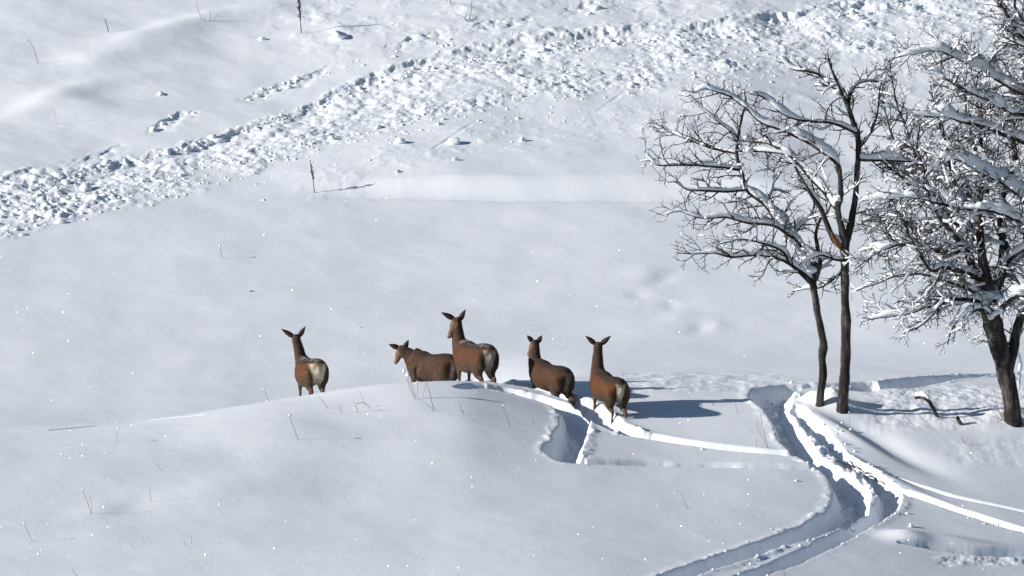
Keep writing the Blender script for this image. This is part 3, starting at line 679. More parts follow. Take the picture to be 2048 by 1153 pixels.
# ------------------------------------------------------------------ snow-laden trees
class Tree:
    """limbs are traced as polylines (px, py, depth offset m, diameter px), then twigs grow from them"""
    def __init__(s, foot, yd, seed, dens=1.0, pr=(.8, .5, .32), snow=1.0):
        s.pr = pr; s.tw = 1.0
        s.foot = ghit(*foot); s.y0 = s.foot[1]; s.r = np.random.default_rng(seed); s.wood = MB(); s.twig = MB(); s.snow = MB(); s.torn = MB(); s.dens = dens; s.snowk = snow; s.limbs = []; s.nt = 0
    def w(s, p): return unproj(p[0], p[1], s.y0+p[2])
    def limb(s, pts, n=None, torn=False, grow=True, twl=1.0, snow=1.0, trunk=False):
        P = np.array([list(s.w(p))+[p[3]/105.0/2*(1 if trunk or torn else 1.22)] for p in pts]); L = np.linalg.norm(np.diff(P[:, :3], axis=0), axis=1).sum()
        n = n or max(6, int(L/.07)); Q = spline(P, n); Q[:, 3] = np.clip(Q[:, 3], .006, None)
        jit = np.stack([np.convolve(s.r.normal(0, 1, n+8), np.ones(5)/5, 'same')[4:-4] for _ in range(3)], -1)*.012
        if not trunk: Q[1:, :3] += jit[1:]
        else: Q[1:, :3] += jit[1:]*.5
        rad = Q[:, 3]*(1+.16*np.convolve(s.r.normal(size=n+8), np.ones(6)/6, 'same')[4:-4]*(Q[:, 3] > .02))
        (s.torn if torn else s.wood).tube(Q[:, :3], rad, 10 if Q[:, 3].max() > .05 else 6)
        if snow > 0: s.load(Q[:, :3], Q[:, 3], snow)
        if grow: s.grow(Q[:, :3], Q[:, 3], twl*s.tw)
        return Q
    def load(s, P, rad, k=1.0):
        """snow lying along the upper side of a branch, broken up, thicker where the branch is flatter"""
        k *= s.snowk; n = len(P)
        if n < 3: return
        T = np.gradient(P, axis=0); T /= np.linalg.norm(T, axis=1)[:, None]+1e-9
        flat = np.sqrt(np.clip(1-T[:, 2]**2, 0, 1)); nz = np.convolve(s.r.normal(0, 1, n+16), np.ones(9)/9, 'same')[8:-8]*2
        thin = rad.max() < .02
        th = ((0.009 if thin else .012)+0.75*np.minimum(rad, .05)+(.004 if thin else .018)*nz)*smooth(.30, .80, flat)*k
        a = 0
        while a < n:
            if th[a] < .005: a += 1; continue
            b = a
            while b < n and th[b] >= .005: b += 1
            if b-a >= 2:
                seg = P[a:b]; t = th[a:b].copy(); rr = rad[a:b]
                if b-a == 2: seg = np.array([seg[0], seg.mean(0), seg[1]]); t = np.array([t[0], t.mean(), t[1]]); rr = np.array([rr[0], rr.mean(), rr[1]])
                t[0] *= .45; t[-1] *= .45
                up = seg+np.array([0, 0, 1.])*(rr*.7+t*.95)[:, None]
                s.snow.tube(up, t*1.35, 6, np.maximum(t*.75, rr*.9))
            a = b+1
    def blob(s, p, size, flat=.75):
        v, f = templ1[s.r.integers(14)] if size < .07 else templ[s.r.integers(14)]
        s.snow.add(v*size*s.r.uniform(.75, 1.3, 3)*np.array([1, 1, flat])+p, None, f)
    def slab(s, pts):
        """a thick sill of snow filling a fork or resting on a limb: (px, py, depth, height px)"""
        P = np.array([list(s.w(p))+[p[3]/210] for p in pts]); Q = spline(P, max(8, 4*len(P))); n = len(Q)
        Q[:, 2] += .01; h = np.clip(Q[:, 3]*.62*(1+.5*np.convolve(s.r.normal(0, 1, n+8), np.ones(4)/4, 'same')[4:-4]), .02, None); Q[:, :3] += np.stack([np.convolve(s.r.normal(0, 1, n+8), np.ones(4)/4, 'same')[4:-4] for _ in range(3)], -1)*.02; s.snow.tube(Q[:, :3], h, 10, np.minimum(h*.8, .09))
    def twig_path(s, p, d, L, up, curl):
        n = max(4, int(L/.06)); P = [p]; st = L/(n-1); d = nrm(d); c = s.r.normal(0, 1, 3)*curl
        for _ in range(n-1):
            c = c*.75+s.r.normal(0, 1, 3)*curl*.8; d = nrm(d+c*.45+np.array([0, 0, up])); P.append(P[-1]+d*st)
        return np.array(P)
    def grow(s, P, rad, twl=1.0, level=0):
        n = len(P); seg = np.linalg.norm(np.diff(P, axis=0), axis=1); cum = np.concatenate([[0], np.cumsum(seg)]); Lt = cum[-1]
        step = (.15, .115, .10)[level]/s.dens; pos = Lt*(.10 if level == 0 else .18)
        sgn = 1
        while pos < Lt*.99:
            k = min(np.searchsorted(cum, pos), n-1); k0 = max(k-1, 0); T = nrm(P[k]-P[k0]+1e-6); p = P[k]
            if rad[k] < .05 or s.r.random() < .5:
                side = nrm(np.cross(T, s.r.normal(size=3)+np.array([0, 1.6, 0])*sgn)); sgn = -sgn
                if s.r.random() < .25: side = nrm(s.r.normal(size=3))
                d = nrm(T*s.r.uniform(.35, 1.0)+side*s.r.uniform(.6, 1.0)+np.array([0, 0, .12]))
                rem = 1-pos/Lt
                L = (s.r.uniform(.28, .95), s.r.uniform(.14, .48), s.r.uniform(.07, .2))[level]*twl*(.36+.78*rem)
                Q = s.twig_path(p, d, L, (.022, .018, .016)[level], .22)
                m = len(Q); r0 = min(rad[k]*.8, (.017, .0115, .0085)[level]); rr = np.linspace(r0, .0046, m)
                s.twig.tube(Q, rr, 4 if level else 5, cap=False); s.nt += 1
                if s.r.random() < s.pr[level]: s.load(Q, rr, (1.0, .95, .9)[level])
                if s.r.random() < .05*s.snowk: s.blob(Q[s.r.integers(1, m)]+np.array([0, 0, .02]), s.r.uniform(.02, .045))
                if level < 2 and L > .16: s.grow(Q, rr, twl, level+1)
            pos += step*s.r.uniform(.6, 1.5)
    def finish(s, label, name='tree', sub='branch'):
        e = empty(name, s.foot); tag(e, label, 'tree')
        def add(mb, nm, mat):
            if mb.n: 
                o = mb.build(nm, mat, e, True, s.foot); return o
        add(s.wood, 'trunk', M_bark); add(s.twig, 'twigs', M_twig)
        o = add(s.torn, 'torn_limb', M_torn)
        if o: tag(o, 'limb with its bark torn to bright orange wood')
        o = add(s.snow, 'snow_load', M_snow2)
        if o: tag(o, 'snow lying along the branches', kind='stuff')
        print(label[:30], s.nt, s.snow.n, s.twig.n)

# thin left tree
A = Tree((1639, 811), 0, 21, 1.0, snow=.95, pr=(.22, .09, .03))
A.limb([(1639,822,0,20),(1641,790,0,18),(1646,745,0,17),(1644,715,0,16),(1647,690,0,17),(1641,655,0,15),(1634,620,0,14),(1629,585,0,14),(1625,560,0,15)], 60, grow=False, snow=0, trunk=True)
A.limb([(1625,565,0,12),(1602,545,-.05,9),(1579,528,-.1,8),(1557,517,-.15,6),(1514,511,-.25,5),(1466,513,-.3,4),(1432,507,-.35,3),(1388,509,-.4,2.2),(1352,506,-.45,1.6)])
A.limb([(1626,562,0,13),(1634,535,0,11),(1612,505,.1,11),(1590,478,.15,10),(1568,452,.2,9),(1545,430,.25,8),(1525,405,.3,8),(1495,380,.35,8),(1482,345,.4,7),(1473,305,.45,6),(1478,268,.5,5),(1484,235,.5,4),(1492,205,.5,3),(1488,182,.5,2)], snow=1.5)
A.limb([(1629,560,0,12),(1640,530,.1,9),(1636,500,.15,7),(1632,470,.2,6),(1640,440,.2,5),(1655,425,.2,3.5),(1664,400,.2,2)], twl=.7)
A.limb([(1588,478,.15,7),(1549,452,.0,6),(1497,446,-.1,5),(1453,435,-.2,4),(1415,437,-.25,3),(1388,433,-.3,2.5),(1358,424,-.3,2),(1332,430,-.35,1.5)])
A.limb([(1582,476,.2,6),(1600,455,.3,5),(1622,430,.4,4),(1630,395,.5,3),(1622,360,.5,2)], twl=.7)
A.limb([(1495,380,.35,6),(1455,384,.2,5),(1410,381,.1,4),(1375,380,0,3),(1352,365,0,2),(1336,366,0,1.5)])
A.limb([(1482,340,.4,6),(1440,334,.3,5),(1380,331,.2,4),(1340,331,.1,3),(1318,330,.0,2.2),(1300,320,.0,1.8),(1289,302,0,1.2)])
A.limb([(1474,308,.45,5),(1440,302,.6,4.5),(1410,293,.7,4),(1367,276,.7,3),(1335,262,.8,2.2),(1322,250,.8,1.5)])
A.limb([(1476,275,.5,4),(1452,255,.4,3),(1425,235,.3,2.5),(1400,215,.3,2),(1385,200,.3,1.5)])
A.limb([(1579,528,-.1,5),(1560,500,-.4,4),(1520,485,-.6,3.2),(1480,480,-.7,2.5),(1440,488,-.8,2)])
A.limb([(1531,410,.3,5),(1545,380,.6,4),(1548,345,.8,3),(1560,315,.9,2.2)], twl=.8)
A.limb([(1475,300,.5,5),(1520,303,.3,4),(1560,308,.2,3.5),(1590,318,.2,3)], twl=.8, snow=1.3)
for (x, y, dx, sz) in ((1612,520,.05,.11),(1622,540,0,.12),(1604,498,.12,.10),(1585,480,.15,.09),(1628,520,.05,.08),(1545,425,.25,.07),(1480,330,.4,.08),(1462,328,.4,.08),(1500,300,.3,.09),(1490,302,.4,.07),(1595,500,.1,.08),(1565,445,.2,.08),(1405,290,.6,.06),(1440,325,.3,.07)):
    A.blob(A.w((x, y, dx)), sz, .8)
A.slab([(1572,462,.15,14),(1588,482,.15,30),(1603,506,.12,40),(1616,528,.06,44),(1622,545,.02,26)])
A.slab([(1506,385,.35,10),(1522,395,.3,18),(1540,412,.25,20),(1556,428,.2,12)])
A.slab([(1478,294,.4,8),(1495,295,.4,18),(1515,298,.4,12)])
A.slab([(1385,327,.2,6),(1410,324,.3,12),(1436,325,.35,10)])
A.finish('slim tree left of the straight trunk, its low limbs reaching far left')

# slim straight tree beside it
B = Tree((1686, 821), 0, 33, 1.05, snow=1.0, pr=(.38, .18, .08))
B.limb([(1684,832,0,27),(1686,800,0,24),(1689,760,0,22),(1691,710,0,20),(1692,650,0,19),(1690,600,0,18),(1690,550,0,17),(1689,495,0,17)], 70, grow=False, snow=0, trunk=True)
B.limb([(1689,498,0,14),(1697,468,0,13),(1703,440,.0,12),(1709,410,.05,11),(1713,360,.1,10),(1716,320,.1,10),(1715,275,.15,9),(1706,245,.2,9),(1696,215,.2,8),(1685,190,.2,7),(1668,176,.25,6),(1640,152,.3,5),(1612,142,.3,4),(1584,138,.4,3),(1558,115,.4,2)], twl=.85)
B.limb([(1697,216,.2,6),(1701,188,.3,5),(1714,170,.4,4),(1735,162,.5,3),(1757,165,.6,2)], twl=.8)
B.limb([(1688,195,.2,5),(1672,160,.0,4),(1660,130,.0,3),(1655,105,.0,2)], twl=.7)
B.limb([(1688,495,0,13),(1684,455,-.05,12),(1676,418,-.1,11),(1682,394,-.1,9),(1680,355,-.1,8),(1674,328,-.15,8),(1644,303,-.2,8),(1610,281,-.25,7),(1562,259,-.3,6),(1523,245,-.35,5),(1492,216,-.4,4.5),(1470,200,-.4,4),(1453,190,-.45,4),(1430,182,-.5,3),(1410,177,-.5,3),(1392,186,-.5,2.2),(1375,183,-.5,1.6)], snow=1.3)
B.limb([(1678,422,-.1,8),(1660,402,.1,8),(1644,382,.2,7),(1622,358,.3,7),(1600,330,.4,6),(1575,307,.5,5),(1540,288,.6,4),(1510,284,.7,3),(1485,283,.7,2)], snow=1.3)
B.limb([(1686,496,-.02,11),(1672,486,-.05,11),(1662,468,-.1,10),(1653,448,-.1,8),(1640,415,-.15,8),(1625,392,-.2,7),(1612,370,-.2,6),(1600,350,-.2,5),(1590,332,-.25,3)], grow=False, snow=1.2)
B.limb([(1681,492,-.05,11),(1674,486,-.08,11.5),(1668,476,-.12,10),(1662,464,-.13,6)], torn=True, grow=False, snow=0)
B.limb([(1715,318,.1,7),(1745,321,.1,6),(1770,322,.1,5),(1800,322,.1,4),(1830,324,.1,3)], snow=1.5)
B.limb([(1770,322,.1,4),(1785,300,.1,4),(1800,280,.15,3)], snow=2.2, grow=False)
B.limb([(1713,268,.15,7),(1690,255,.0,6),(1657,246,-.1,5),(1625,244,-.2,5),(1590,238,-.3,4),(1557,221,-.4,4),(1527,195,-.4,3),(1500,188,-.5,2)], snow=1.3)
B.limb([(1716,300,.1,5),(1735,275,.3,4),(1752,240,.4,3.4),(1758,200,.5,2.6),(1762,165,.5,2)], twl=.7)
B.limb([(1690,520,0,6),(1670,520,-.2,5),(1645,512,-.3,4),(1620,518,-.4,3),(1598,530,-.5,2)], twl=.7)
B.limb([(1690,540,0,5),(1665,560,.3,4),(1640,575,.5,3),(1605,580,.6,2),(1585,585,.7,1.5)], twl=.6)
for (x, y, dx, sz) in ((1645,300,-.2,.09),(1610,277,-.2,.10),(1590,262,-.25,.10),(1575,255,-.3,.09),(1676,398,-.1,.10),(1650,380,.2,.07),(1668,170,.25,.09),(1675,185,.2,.09),(1655,160,.25,.08),(1605,340,.4,.06),(1740,312,.1,.08),(1760,312,.1,.09),(1785,298,.1,.09),(1800,312,.1,.07),(1688,485,0,.07),(1640,240,-.15,.08),(1590,318,.4,.07)):
    B.blob(B.w((x, y, dx)), sz, .8)
B.slab([(1536,245,-.3,10),(1560,252,-.3,16),(1590,262,-.3,22),(1615,276,-.25,26),(1640,294,-.2,22),(1658,308,-.2,12)])
B.slab([(1725,316,.1,8),(1750,311,.1,18),(1775,310,.1,20),(1800,312,.1,14)])
B.slab([(1775,312,.1,10),(1788,296,.1,18),(1800,284,.1,12)])
B.slab([(1662,392,-.1,10),(1674,398,-.1,22),(1682,402,-.1,12)])
B.finish('slim straight tree second from left, tall dark trunk, one limb torn orange')

# big tree on the right
C = Tree((2028, 845), 0, 45, 1.38, snow=1.25, pr=(.7, .36, .12))
C.tw = 1.2
C.limb([(2030,862,0,42),(2026,835,0,36),(2022,800,0,33),(2014,760,0,34),(2003,715,0,36),(1994,680,0,40),(1986,650,0,42),(1978,622,0,36)], 60, grow=False, snow=0, trunk=True)
C.limb([(2012,755,0,22),(2026,700,.1,22),(2034,660,.15,20),(2050,610,.2,19),(2075,560,.3,17),(2095,500,.4,15),(2110,430,.4,13),(2118,360,.5,11),(2120,280,.5,9),(2110,200,.5,7)], trunk=True, twl=1.2)
C.limb([(2050,610,.2,12),(2060,570,-.3,12),(2075,500,-.5,11),(2070,440,-.6,10),(2048,400,-.7,9),(2010,370,-.8,8),(1964,346,-.9,6),(1920,320,-1,4),(1880,318,-1.1,2.5)], snow=1.5)
C.limb([(1978,625,0,24),(1966,585,.1,20),(1950,545,.2,18),(1938,512,.2,16),(1920,470,.3,14),(1902,435,.35,12),(1882,412,.4,10),(1850,380,.4,8),(1815,360,.5,6),(1790,345,.5,4),(1764,322,.5,2.5)])
C.limb([(1975,620,0,20),(1978,570,-.2,17),(1966,520,-.3,15),(1960,470,-.3,13),(1958,420,-.35,11),(1962,360,-.4,9),(1950,300,-.4,7),(1935,240,-.4,5),(1930,190,-.4,3)])
C.limb([(1984,610,.1,20),(2000,555,.3,17),(2008,500,.4,15),(2000,440,.5,12),(2010,380,.6,10),(2030,320,.6,8),(2020,250,.7,6),(2005,200,.7,4)])
C.limb([(1940,515,.2,12),(1915,480,0,11),(1885,440,-.1,9),(1860,400,-.2,7),(1850,350,-.3,5),(1835,300,-.3,3.6),(1840,250,-.3,2.4)])
C.limb([(2112,340,.5,10),(2080,300,-.2,10),(2048,285,-.4,9),(2015,272,-.6,8),(1989,261,-.7,8),(1955,250,-.8,7),(1922,243,-.9,5.5),(1891,234,-1,4.5),(1860,232,-1,3.5),(1822,230,-1.1,2)], snow=1.5)
C.limb([(2115,240,.5,9),(2085,205,0,8),(2048,190,-.2,7),(2020,175,-.3,7),(1995,161,-.3,6.5),(1975,142,-.4,6),(1958,131,-.4,5.5),(1930,122,-.5,5),(1904,112,-.5,4.5),(1880,103,-.6,4),(1855,103,-.6,3.5),(1820,110,-.7,2.6),(1782,117,-.7,1.8)], snow=1.5)
C.limb([(2118,330,.5,9),(2060,240,-.9,7),(2020,225,-1,6),(1990,205,-1.1,5),(1960,195,-1.1,4),(1920,175,-1.2,3.4),(1890,158,-1.2,2.4),(1860,145,-1.2,1.6)], snow=1.3)
C.limb([(2075,520,.2,11),(2048,450,-.9,9),(2020,435,-1,8),(1995,425,-1.1,7),(1960,420,-1.2,6),(1928,419,-1.2,5),(1880,408,-1.2,4),(1830,395,-1.3,3),(1780,398,-1.3,2.4),(1725,402,-1.3,1.8)], snow=1.4)
C.limb([(1958,560,0,11),(1925,545,-.6,9),(1890,535,-.8,8),(1861,540,-.9,6),(1835,500,-1,5),(1815,460,-1,4),(1800,428,-1,3),(1780,400,-1,2)])
C.limb([(1974,612,-.1,12),(1940,601,-.4,8),(1905,598,-.5,6),(1867,595,-.6,5),(1850,615,-.6,4),(1815,628,-.7,3.4),(1770,634,-.7,2.6),(1724,643,-.7,1.8)], twl=.8)
C.limb([(1970,600,0,9),(1930,575,-.5,7),(1885,560,-.6,6),(1840,548,-.6,4.4),(1795,552,-.7,3.4),(1750,568,-.7,2.4),(1715,580,-.7,1.6)], twl=.85)
C.limb([(1930,500,.2,9),(1890,505,-.1,7),(1850,498,-.2,6),(1810,488,-.3,5),(1765,500,-.4,3.4),(1735,520,-.4,2.4),(1712,536,-.4,1.6)])
C.limb([(1905,440,.35,8),(1870,450,.5,6),(1830,440,.6,5),(1790,450,.7,3.6),(1750,440,.7,2.6),(1722,450,.7,1.8)])
C.limb([(1870,400,.4,6),(1840,340,.8,5),(1820,280,.9,4),(1800,225,1,3),(1785,170,1,2.2),(1778,120,1,1.6)], twl=.75, snow=.5)
C.limb([(1850,380,.4,5),(1800,310,1.1,4),(1780,260,1.2,3),(1768,210,1.2,2.2),(1764,165,1.3,1.6)], twl=.75, snow=.5)
C.limb([(1950,480,.3,9),(1925,400,.9,8),(1900,340,1.1,6),(1890,280,1.2,5),(1870,220,1.3,3.4),(1862,170,1.3,2.2)])
C.limb([(1900,595,-.5,5),(1880,612,-.9,4),(1862,635,-1,3),(1836,655,-1.1,2.4),(1806,668,-1.1,1.6)], twl=.6, snow=.6)
C.limb([(1985,640,-.1,10),(1960,620,-.6,7),(1930,632,-.8,5),(1905,655,-.9,3.4),(1896,690,-1,2)], twl=.6, snow=.8)
C.limb([(1990,630,-.1,12),(2020,600,-.7,9),(2050,590,-.9,8),(2090,600,-1,6)], snow=1.5)
C.limb([(2040,640,.1,10),(2060,610,-.6,9),(2100,570,-.8,7),(2140,560,-1,5)], snow=1.5)
C.limb([(1990,560,.3,10),(2020,520,-.5,8),(2048,500,-.7,7),(2090,480,-.8,5)], snow=1.3)
C.limb([(2000,470,.4,8),(1975,400,1,7),(1985,330,1.2,6),(1960,280,1.3,5),(1965,220,1.3,3),(1950,180,1.3,2)])
C.limb([(2118,380,.5,10),(2090,300,1.2,8),(2060,230,1.4,7),(2060,160,1.4,5),(2040,120,1.4,3)])
C.limb([(2140,330,.5,9),(2150,220,0,8),(2120,150,-.4,7),(2048,80,-.6,7),(2030,60,-.6,6.5),(2012,25,-.7,6),(1995,-5,-.7,5),(1985,-40,-.8,3)], snow=1.0, twl=1.1)
C.limb([(2100,130,-.4,6),(2060,100,-.6,5),(2030,85,-.7,4),(2005,72,-.7,2.4)], twl=.7)
C.limb([(2060,90,-.6,5),(2045,40,-.8,5),(2030,10,-.9,4),(2040,-30,-1,3)], snow=1.3)
for _ in range(150):
    px_ = C.r.uniform(1830, 2080); py_ = C.r.uniform(150, 640); C.blob(C.w((px_, py_, C.r.uniform(-1, 1.2))), C.r.uniform(.03, .09), .75) if C.r.random() < .45 else None
for (x, y, dx, sz) in ((1958,122,-.4,.11),(1940,115,-.5,.10),(1990,152,-.3,.11),(1975,250,-.7,.10),(2000,258,-.6,.12),(2020,265,-.6,.11),(1935,238,-.9,.09),(2040,395,-.7,.12),(1975,600,-.2,.13),(1995,590,-.2,.13),(2020,590,-.7,.13),(1950,590,-.3,.11),(2010,610,-.3,.11),(1990,615,-.4,.10),(2040,585,-.9,.12),(1995,415,-1.1,.10),(1960,410,-1.2,.10),(1900,160,-1,.07)):
    C.blob(C.w((x, y, dx)), sz, .8)
C.slab([(1880,102,-.5,12),(1905,105,-.5,20),(1930,114,-.5,26),(1958,124,-.4,32),(1980,142,-.35,30),(2000,158,-.3,18)])
C.slab([(1890,228,-.9,10),(1925,236,-.9,20),(1960,244,-.7,24),(2000,256,-.6,28),(2040,272,-.5,26),(2070,286,-.4,22)])
C.slab([(1928,412,-1.2,8),(1965,412,-1.2,18),(2000,418,-1.1,20),(2040,438,-1,20),(2070,470,-.9,18)])
C.slab([(1955,600,-.2,26),(1985,592,-.2,34),(2015,596,-.5,32),(2050,584,-.8,30)])
C.slab([(1975,640,-.3,14),(1990,628,-.3,26),(2020,618,-.6,22)])
C.slab([(2036,705,-.12,8),(2040,730,-.1,12),(2038,760,-.1,12),(2036,780,-.1,6)])
for a_ in ((1800,330,.4),(1850,250,.2),(1870,330,-.3),(1905,290,0),(1940,340,-.6),(1890,470,.1),(1850,445,.5),(1830,520,-.6),(1900,540,-.6),(1760,420,.2),(1960,200,-1),(2020,340,-.6),(1985,480,.3),(2040,330,.4)):
    C.slab([(a_[0]-24, a_[1]-3, a_[2], 8), (a_[0], a_[1], a_[2], 16), (a_[0]+24, a_[1]+8, a_[2], 9)])
C.finish('big snow-laden tree at the right edge, thick rough trunk and dense crown')

# ------------------------------------------------------------------ dry plants poking through the snow
pr = np.random.default_rng(5)
def plant(stems, label, name='dry_weed', cat='dry weed', mat=None, group='dry weeds poking through the snow', ymin=60):
    """stems: list of dicts p=[(px,py)...] from the foot up, w=px width, cap=snow size px, seed=True for a seed head"""
    foot = ghit(*stems[0]['p'][0], ymin); mat = mat or M_straw
    root = empty(name, foot); tag(root, label, cat, group)
    for st in stems:
        f = ghit(*st['p'][0], ymin) if not st.get('free') else foot; y0 = f[1]
        dd = st.get('dd', 0.0); n = len(st['p']); P = np.array([unproj(a, b, y0+dd*k/(n-1)) for k, (a, b) in enumerate(st['p'])])
        if not st.get('free'): P = np.vstack([P[0]+(P[0]-P[1])*.25-np.array([0, 0, .03]), P])
        m = max(8, int(np.linalg.norm(np.diff(P, axis=0), axis=1).sum()/.03)); Q = spline(P, m); Q[1:] += pr.normal(0, .0022, (m-1, 3))
        w = st.get('w', 2.0)/105/2*(y0/80)*.65; mb = MB(); mb.tube(Q, np.linspace(w, w*.6, m), 5)
        if st.get('seed'):
            a0 = st.get('from', .45)
            for k in range(st.get('n', 60)):
                t = a0+(1-a0)*pr.random(); p = Q[int(t*(m-1))]; s_ = pr.uniform(.35, 1)*st['seed']/105*(y0/80)*math.sin(math.pi*min(1, max(.12, (1.08-t)/(1.08-a0))))
                d = nrm([pr.normal(0, .6), pr.normal(0, .6), 1.0]); L = s_*1.5
                mb.tube(np.array([p, p+d*L*.5+np.array([0, 0, .004]), p+d*L]), [.003, .008, .003], 4)
        o = mb.build('stem', st.get('mat', mat), root, True, foot)
        if st.get('cap'):
            c = st['cap']/105/2*(y0/80); v, ff = rocky(int(Q[-1][0]*100) & 1023, ICO2, 1.15, .2)
            o2 = link_mesh('snow_cap', v*c+(Q[-1]-foot)+np.array([0, 0, c*.3]), None, ff, M_snow2, root)
def S1(*p, **k): return dict(p=list(p), **k)
plant([S1((629,386),(627,365),(624,345),(620,321), w=3.2, seed=6.5, n=80)], 'dark upright seed head rising from the snow just below the slide, above the bright shelf', 'dock_plant', 'dry plant', M_dark)
plant([S1((603,67),(601,45),(599,20),(595,-14), w=3.4, seed=8, n=120)], 'tallest dark seed head, cut by the top edge of the photo', 'dock_plant', 'dry plant', M_dark)
plant([S1((217,65),(214,52),(210,39), w=3, seed=3, n=12)], 'short dark stub of a stem on the upper left slope', 'dry_weed', 'dry weed', M_dark)
plant([S1((76,128),(71,108),(64,90),(54,79), w=2.2)], 'thin dark bent stem far up at the left edge of the slope')
plant([S1((113,249),(110,230),(107,214), w=1.4, cap=3)], 'pale thin stem in front of the bright wind drift at left', mat=M_pale)
plant([S1((404,42),(398,25),(391,3), w=1.6), S1((410,44),(408,34),(401,28), w=1.3), S1((420,44),(421,34),(420,22), w=1.6), S1((426,44),(430,36),(436,30), w=1.2)], 'tuft of bent dark stems at the top edge, left of the tallest seed head', 'dry_tuft', 'dry plant', M_dark)
plant([S1((938,42),(942,25),(944,0), w=2.4), S1((932,42),(926,34),(910,28), w=2), S1((944,43),(952,36),(958,28), w=1.8), S1((926,42),(912,30),(905,20), w=1.2), S1((936,44),(930,36),(934,30), w=3)], 'small woody shrub sticking out of a mound at the top edge, right of center', 'small_shrub', 'shrub', M_dark)
plant([S1((902,10),(901,2),(900,-12), w=3)], 'thick stem stub at the very top edge, left of the small shrub', mat=M_dark)
plant([S1((444,518),(442,505),(440,492), w=1.8, cap=5)], 'lone snow-capped stem in the open snowfield above and left of the herd')
plant([S1((538,803),(533,790),(527,779), w=1.8, cap=4)], 'small capped stem left of the deer farthest left')
plant([S1((656,818),(648,806),(636,792), w=1.8)], 'leaning stem right beneath the deer farthest left')
plant([S1((596,881),(589,860),(583,845),(580,832), w=2.2, cap=6)], 'tall snow-capped stem in the foreground below the deer farthest left')
plant([S1((685,827),(680,819),(682,809), w=1.8), ], 'tiny hooked stem between the two nearest plants on the crest, left part')
plant([S1((716,826),(712,812),(707,803), w=2), S1((712,808),(724,806),(733,809),(742,815), w=1.8, free=True), S1((730,812),(722,790),(718,782), w=1.2, free=True), S1((742,822),(735,812),(728,805), w=1.6), S1((742,815),(752,814),(760,811), w=1.6)], 'low forked dead plant on the crest between the lone deer and the low deer', 'forked_plant', 'dry plant')
plant([S1((830,799),(820,775),(808,742), w=2.4, cap=7), S1((832,799),(827,780),(815,752), w=2, cap=9)], 'pair of tall stems carrying snowballs, in front of the low deer')
plant([S1((836,797),(835,765),(838,742),(842,734), w=1.8), S1((846,796),(850,775),(858,757), w=1.6)], 'pale straw standing before the flank of the low deer', mat=M_pale)
plant([S1((868,823),(863,800),(858,780),(853,762), w=2, seed=2, n=8, **{'from': .0}), S1((866,820),(850,806),(838,798), w=1.2)], 'thin dark stem with a knobbly foot, right of the pale straw on the crest', mat=M_dark)
plant([S1((926,829),(922,815),(917,802), w=1.8), S1((928,828),(924,822),(921,820), w=1.6)], 'short stem with a side shoot below the tallest deer')
plant([S1((1021,859),(1014,835),(1006,812), w=2, cap=4)], 'leaning capped stem in the foreground left of the deep track elbow')
plant([S1((1068,852),(1067,845),(1065,838), w=1.8), S1((1066,854),(1058,852),(1050,848), w=1.4)], 'tiny twig close to the left edge of the deep track elbow')
plant([S1((233,886),(234,870),(236,858), w=1.6, cap=5)], 'capped stem just below the faint animal line at left')
plant([S1((326,944),(319,936),(313,928), w=1.6, cap=3)], 'small slanting stem in the left foreground, uphill of the single upright stem')
plant([S1((182,1029),(175,1005),(165,979), w=2, cap=4), S1((184,1029),(183,1005),(178,988), w=1.5)], 'pair of crossing stems in the left foreground')
plant([S1((302,1004),(300,988),(299,973), w=1.8, cap=3)], 'single upright stem in the left foreground, right of the crossing pair')
plant([S1((65,1084),(56,1064),(48,1048), w=2, cap=5)], 'capped leaning stem in the lower left corner')
plant([S1((269,1097),(263,1091),(258,1085), w=1.6), S1((290,1089),(287,1080),(284,1069), w=1.5)], 'two little stems side by side near the bottom, left of center')
plant([S1((375,1095),(370,1087),(366,1080), w=1.6), S1((384,1089),(383,1078),(383,1066), w=1.4, cap=3)], 'two short stems near the bottom, one capped with snow')
plant([S1((160,1160),(150,1148),(144,1138), w=1.8)], 'stem cut off by the bottom edge at left')
plant([S1((1377,1020),(1369,1005),(1363,985), w=1.6)], 'solitary faint stem in the open snow left of the main track')
plant([S1((1536,897),(1529,870),(1524,850),(1521,829), w=1.9, cap=4), S1((1534,895),(1528,880),(1516,860),(1514,838), w=1.5, cap=4), S1((1512,895),(1513,885),(1512,876), w=1.3)], 'cluster of tall thin stems beside the left edge of the main track', 'dry_tuft', 'dry plant')
plant([S1((1404,819),(1404,812),(1402,806), w=2)], 'tiny stub inside the long shadow of the nearest deer', mat=M_dark)
plant([S1((1428,812),(1424,806),(1421,800), w=2.2, mat=M_dark), S1((1472,824),(1472,815),(1471,806), w=1.4), S1((1476,828),(1475,824),(1474,821), w=1.6)], 'broken twigs at the tip of the long shadow of the nearest deer')
plant([S1((1249,762),(1247,752),(1245,741), w=1.6)], 'single thin stem behind the rump of the nearest deer')
plant([S1((1700,864),(1699,845),(1698,826), w=1.6, cap=3)], 'thin stem in front of the straight tree', mat=M_pale)
plant([S1((1930,889),(1926,881),(1924,871), w=2), S1((1932,888),(1934,882),(1936,878), w=1.4)], 'small reddish twig on the rough snow below the fallen stick', mat=M_torn)
plant([S1((2008,842),(1998,822),(1992,800),(1988,780), w=2), S1((2004,842),(1988,825),(1978,812), w=1.6), S1((2010,842),(2004,820),(2004,800), w=1.6), S1((2002,842),(1994,836),(1984,832), w=1.5), S1((2006,843),(1994,815),(1984,800), w=1.3)], 'tuft of bare shoots at the foot of the big tree', 'bare_shoots', 'dry plant')
plant([S1((1572,1160),(1570,1150),(1568,1140), w=1.8)], 'stem cut by the bottom edge between the two arms of the track')
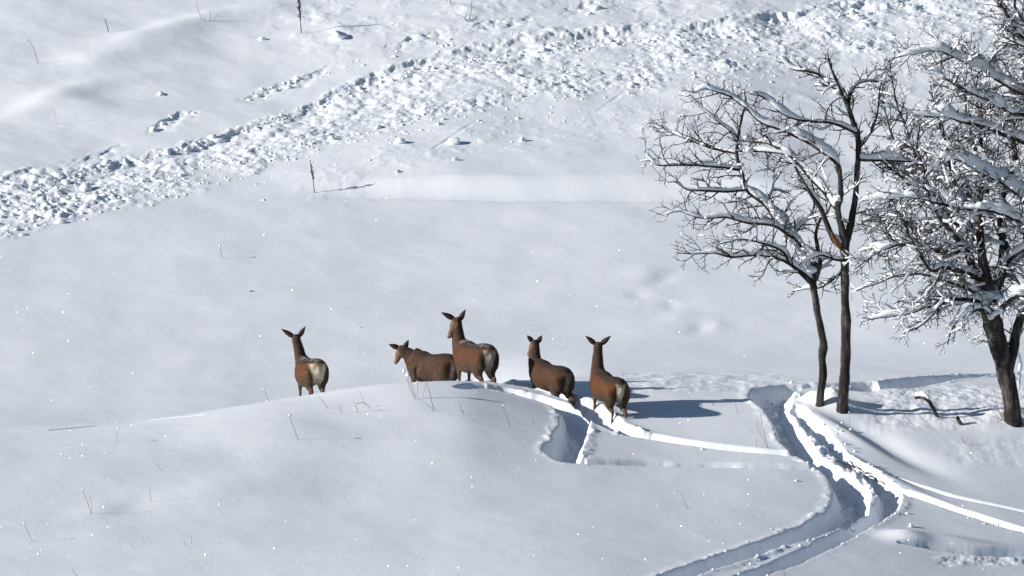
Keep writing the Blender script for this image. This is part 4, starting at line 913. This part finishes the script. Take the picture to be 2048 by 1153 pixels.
def bit(px, py, s, label, name='dead_leaf', cat='leaf'):
    p = ghit(px, py); v, f = rocky(px, ICO1, .5, .8); o = link_mesh(name, v*s*np.array([1.5, 1, .6]), None, f, M_torn if name == 'dead_leaf' else M_dark); o.location = p+np.array([0, 0, s*.4]); o.rotation_euler = (.2, -.5, .4); tag(o, label, cat)
bit(502, 584, .035, 'curled brown leaf lying alone in the open snowfield')
bit(722, 656, .018, 'tiny dark leaf scrap above the gap left of the low deer')

# fallen wood by the trees
def stick(pts, w, label, snow=True, name='fallen_branch', grp=None):
    foot = ghit(*pts[0]); P = np.array([unproj(a, b, foot[1]+c) for a, b, c in pts]); P[0] -= nrm(P[1]-P[0])*.1; m = 16; Q = spline(P, m); Q[1:] += pr.normal(0, .004, (m-1, 3))
    e = empty(name, foot); tag(e, label, 'branch', grp); mb = MB(); mb.tube(Q, np.linspace(w, w*.75, m)/210*(1+.1*pr.normal(size=m)), 8); mb.build('wood', M_bark, e, True, foot)
    if snow:
        mb = MB(); k = slice(5, m); t = np.full(m-5, w/105*.5); t[0] *= .4; t[-1] *= .5; mb.tube(Q[k]+np.array([0, 0, 1])*(w/210+.6*t[0])+np.array([0, 0, .012]), t*(1+.15*pr.normal(size=m-5)), 8); mb.build('snow_cap', M_snow2, e, True, foot)
stick([(1874,834,0),(1864,812,0),(1852,798,0),(1838,795,.1),(1830,796,.15)], 9, 'bent snow-topped branch rising from the snow left of the big trunk')
stick([(1922,850,0),(1918,842,0),(1914,834,0)], 9, 'short broken stub right of the bent branch, before the big trunk', False)
for k, (a, b, c, d) in enumerate(((1668,926,1690,934),(1684,930,1706,946),(1702,936,1722,944),(1716,946,1734,962),(1738,958,1754,968),(1752,966,1770,974),(1698,926,1706,938),(1728,952,1744,955))):
    A_ = ghit(a, b); B_ = ghit(c, d); mb = MB(); Q = spline(np.array([A_+[0, 0, .03], (A_+B_)/2+[0, 0, .06], B_+[0, 0, .03]]), 8); mb.tube(Q-A_, .009, 5)
    o = mb.build('fallen_twig', M_dark); o.location = A_; tag(o, 'one of the thin dark twigs strewn on the churned snow between the two main tracks', 'twig', 'twigs strewn on the churned snow')
